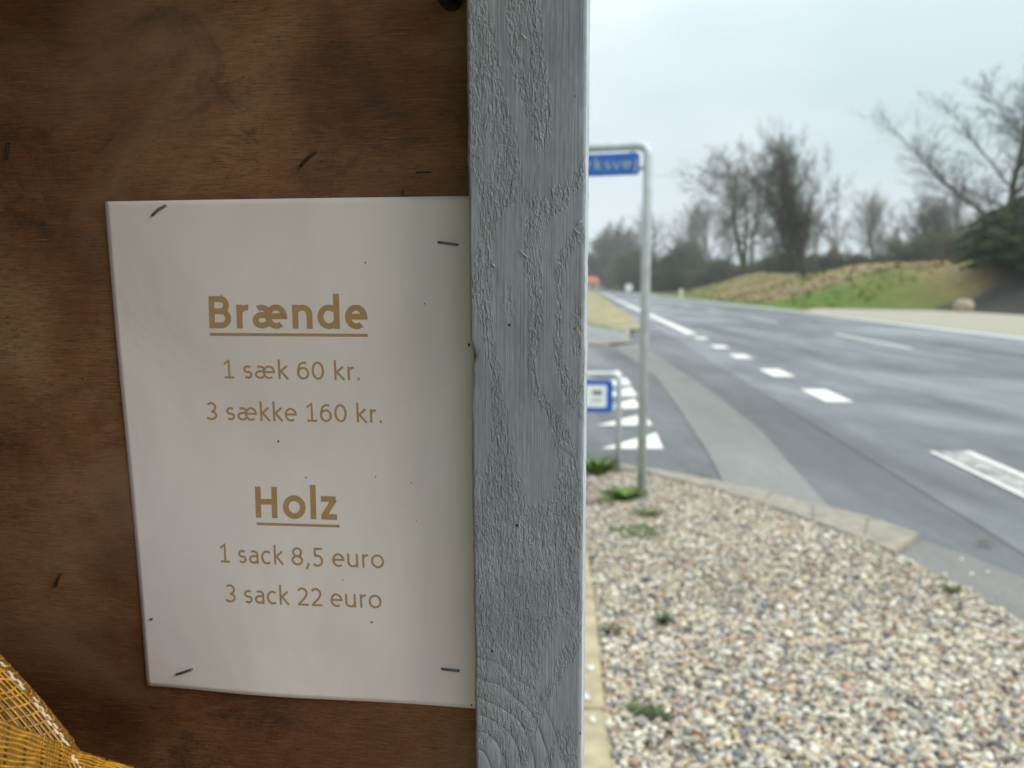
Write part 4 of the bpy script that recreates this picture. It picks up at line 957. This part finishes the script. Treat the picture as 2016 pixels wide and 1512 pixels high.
# each line: text, bold, baseline left and right pixel, cap height in pixels at the left
lines = [('Brænde', True, (415, 646), (721, 648), 63, 64, (-.155, -.095)), ('1 sæk 60 kr.', False, (441, 745), (707, 749), 35.5, 36, None), ('3 sække 160 kr.', False, (406, 827), (751, 833), 35.5, 36, None),
         ('Holz', True, (506, 1019), (668, 1023), 61, 62, (-.155, -.10)), ('1 sack 8,5 euro', False, (434, 1107), (757, 1118), 35.5, 36, None), ('3 sack 22 euro', False, (445, 1185), (752, 1197), 35.5, 36, None)]
for s_, bold, pl_, pr_, hl, hr, ul_ in lines:
    A = paper_st(*pl_); B = paper_st(*pr_); At = paper_st(pl_[0]-2, pl_[1]-hl); Bt = paper_st(pr_[0]-2, pr_[1]-hr)
    def place(u, v, lift, A=A, B=B, At=At, Bt=Bt):
        k = v/.644; b0 = (A[0]+(B[0]-A[0])*u, A[1]+(B[1]-A[1])*u); t0 = (At[0]+(Bt[0]-At[0])*u, At[1]+(Bt[1]-At[1])*u)
        return paper_pt(b0[0]+(t0[0]-b0[0])*k, b0[1]+(t0[1]-b0[1])*k, lift)-NP
    text_mesh('printed_line', s_, bold, place, MAT['ink'], notice, dz=.00006, label='printed words '+s_+(' in large bold underlined type' if bold else ''), underline=ul_)
for a, b_, bd in (((301, 424), (327, 405), .0006), ((863, 477), (900, 482), 0), ((350, 1326), (380, 1316), 0), ((870, 1317), (903, 1321), 0)):
    sa = paper_st(*a); sb = paper_st(*b_)
    A = paper_pt(*sa)-NP; B = paper_pt(*sb)-NP; up = ndir*.0007
    MB().tube([A-up*.3, A+up*.7, A.lerp(B, .08)+up, A.lerp(B, .5)+up*1.1+Vector((0, 0, bd)), A.lerp(B, .92)+up, B+up*.7, B-up*.3], .00075, 8).build('staple', MAT['staple'], notice, smooth=True)
# specks of dirt stuck on the sheet
dirt = simple('dirt_speck', (.05, .035, .03), .9, .3, 300); rustm = simple('rust_speck', (.26, .07, .03), .9, .3, 300)
v1, f1 = ico(1)
for (px, py, r, m_) in ((298, 1219, .0014, rustm), (719, 517, .0006, dirt), (835, 598, .0006, dirt), (548, 869, .0008, dirt), (733, 1224, .0008, dirt), (603, 940, .0006, dirt), (810, 950, .0005, dirt), (740, 938, .0005, dirt), (923, 679, .0012, rustm), (928, 1388, .0008, dirt), (676, 1141, .0004, dirt), (820, 1025, .0004, dirt)):
    s, t = paper_st(px, py); p = paper_pt(min(s, .997), t, r*.2)-NP
    rot = Matrix.Rotation(random.uniform(0, 3), 3, 'Y')
    mobj('dirt_speck', mesh_np('dirt_speck', [tuple(rot @ Vector((v[0]*r*.95, v[1]*r*.4, v[2]*r*.65))+p) for v in v1], T=f1), m_, notice)

# ------------------------------------------------------------------ gold mesh sack of firewood on the shelf
SB = wall_pt(-.36, .622, .121)                       # foot of the sack
sack = tag(empty('mesh_sack', SB), 'shiny gold mesh sack of firewood with gathered neck in front of the plywood', 'sack')
prof = [(.0, .18), (.02, .25), (.10, .29), (.28, .30), (.393, .295), (.423, .28), (.448, .26), (.468, .235), (.478, .212), (.483, .195), (.486, .186), (.503, .180), (.523, .172), (.543, .158), (.568, .136), (.593, .092), (.633, .060), (.673, .045), (.70, .036), (.72, .045), (.75, .07)]
pz = np.array([p[0] for p in prof]); pr = np.array([p[1] for p in prof])
def sack_pt(a, z, lift=0.0, flat=.15):
    r = float(np.interp(z, pz, pr)); k = min(1, max(0, (z-.484)/.03)); fold = 1+.012*math.sin(a*5+z*6)+k*.018*math.sin(a*7+z*25)
    r = r*fold+lift; zb2 = max(0, z-.483)
    zz = z+.004*math.sin(a*3+1)*min(1, max(0, z-.1)*4)
    return Vector((0, 0, zz))+wdir*(r*math.cos(a)-.1*zb2)+ndir*(r*(.40-.15*min(1, max(0, (z-.47)/.02)))*math.sin(a))
def strands(name, paths, w, mat, flat=.35):
    V = []; Q = []
    for P in paths:
        P = [Vector(p) for p in P]; n = len(P); b0 = len(V)
        for i, p in enumerate(P):
            d = (P[min(i+1, n-1)]-P[max(i-1, 0)]).normalized(); c = Vector((0, 0, .28)); out = Vector((p.x, p.y*4, (p.z-.45)*.8)).normalized()
            sd_ = d.cross(out).normalized(); oo = sd_.cross(d)
            for k in range(4):
                an = math.pi/2*k+math.pi/4; V.append(tuple(p+sd_*math.cos(an)*w+oo*math.sin(an)*w*flat))
        for i in range(n-1):
            for k in range(4): Q.append((b0+i*4+k, b0+i*4+(k+1) % 4, b0+(i+1)*4+(k+1) % 4, b0+(i+1)*4+k))
    return mobj(name, mesh_np(name, V, Q, smooth=True), mat, sack)
NA = 150
arc_ = np.concatenate([[0], np.cumsum(np.hypot(np.diff(pz), np.diff(pr)))])     # rings evenly spaced along the cloth
zs_end = float(np.interp(.484, pz, arc_))
zr = [float(np.interp(q, arc_, pz)) for q in list(np.arange(.01, zs_end*.72, .008))+list(np.arange(zs_end*.72, zs_end, .0029))+list(np.arange(zs_end+.004, arc_[-1], .0052))]
rings_ = []
for k, z in enumerate(zr):
    ph = random.uniform(0, 6); rings_.append([sack_pt(2*math.pi*i/NA, z+.0010*math.sin(i*.35+ph)+.0005*math.sin(i*.9+ph*2), .0014+.0003*math.sin(i*1.1+ph)) for i in range(NA+1)])
strands('cross_threads', rings_, .00068, MAT['net_bright'], .7)
vert = []
zt_ = list(np.linspace(0, .40, 26))+list(np.linspace(.405, .75, 70))
for k in range(210):
    a0 = 2*math.pi*k/210; ph = random.uniform(0, 6)
    vert.append([sack_pt(a0+.006*math.sin(z*40+ph), z, .0) for z in zt_])
strands('upright_tapes', vert, .0015, MAT['net_dark'], .12)
# loose fold of the net that lies in front of the neck
ridge = [at_y(px, py, y) for px, py, y in ((-420, 1300, .27), (-150, 1372, .285), (0, 1416, .30), (80, 1447, .315), (155, 1478, .335), (218, 1497, .35), (283, 1514, .36), (340, 1560, .37))]
rw = [.30, .27, .24, .17, .13, .10, .08, .06]
def fold_pt(s_, v, lift=0.0):
    t = s_*(len(ridge)-1); i = min(int(t), len(ridge)-2); f = t-i; p = ridge[i].lerp(ridge[i+1], f); w = rw[i]*(1-f)+rw[i+1]*f
    q = v*w; return p-SB+ndir*(.10*q+.008*(1-math.exp(-q*60))+.006*math.sin(s_*14+v*4)*v+lift)+Vector((0, 0, -.92*q+.003*math.sin(v*9+s_*6)*min(1, v*4)))
strands('fold_threads', [[fold_pt(i/70, (k/70)**1.15, .0016+.0004*math.sin(i*.8+k)) for i in range(71)] for k in range(71)], .00062, MAT['net_bright'], .7)
strands('fold_tapes', [[fold_pt(k/95+.02*math.sin(j*.3), j/30, .0) for j in range(31)] for k in range(2, 94) if k % 6], .0013, MAT['net_dark'], .12)
# white ribbed band worked into the neck
wb = MB()
for row in range(2):
    for k in range(40):
        if random.random() < .12: continue
        t = (k+.5*row)/40; z = .487+.16*t; rad = float(np.interp(z, pz, pr)); da = .0040/rad; a = R(4-9*t)-row*.0036/rad+random.uniform(-.002, .002)/rad; h_ = .0022+random.uniform(-.0003, .0003)
        q = [sack_pt(a+sa*da/2, z+sz_*h_/2, .0022) for sa, sz_ in ((-1, -1), (1, -1), (1, 1), (-1, 1))]; q += [sack_pt(a+sa*da/2, z+sz_*h_/2, .0012) for sa, sz_ in ((-1, -1), (1, -1), (1, 1), (-1, 1))]
        wb.add(q, [(0, 1, 2, 3), (7, 6, 5, 4), (0, 4, 5, 1), (1, 5, 6, 2), (2, 6, 7, 3), (3, 7, 4, 0)])
tag(wb.build('white_stitching', MAT['white_rib'], sack), kind='stuff')
long_ = [[sack_pt(2*math.pi*k/150+.5*(z-.484), z, .0016) for z in np.linspace(.480, .74, 60)] for k in range(90)]
strands('neck_threads', long_, .00055, MAT['net_bright'], .7)
# logs inside
lg = [(-.12, .0, 'split log standing inside the gold sack, left'), (-.02, .03, 'split log standing inside the gold sack, middle'), (.09, -.01, 'split log standing inside the gold sack, right'), (.02, -.05, 'bark-covered log at the front inside the gold sack')]
for i, (du, dn, lb) in enumerate(lg):
    b0 = SB+wdir*du+ndir*dn; rt = tag(empty('firewood_log', b0), lb, 'log', 'firewood inside the sack'); rr = random.Random(i)
    poly = [(rr.uniform(.040, .052)*math.cos(t), rr.uniform(.034, .044)*math.sin(t)) for t in np.linspace(0, 2*math.pi, 10)[:-1]]
    hh = (.40, .43, .40, .36)[i]
    MB().prism(poly, .02, hh).build('bark', MAT['log_bark'], rt, bevel=.002)
    MB().prism([(p[0]*.93, p[1]*.93) for p in poly], hh, hh+.002).build('cut_end', MAT['log_end'], rt)

# ------------------------------------------------------------------ damp air
hz_m = bpy.data.materials.new('haze_air'); hz_m.use_nodes = True; ht = hz_m.node_tree; ht.nodes.clear()
ho = ht.nodes.new('ShaderNodeOutputMaterial'); hv = ht.nodes.new('ShaderNodeVolumePrincipled'); hv.inputs['Color'].default_value = (.93, .95, .96, 1)
hv.inputs['Density'].default_value = .0007; hv.inputs['Anisotropy'].default_value = .2; ht.links.new(hv.outputs[0], ho.inputs['Volume'])
tag(MB().box((-301, -61, -1.1), (421, 481, 27)).build('haze', hz_m), kind='stuff')
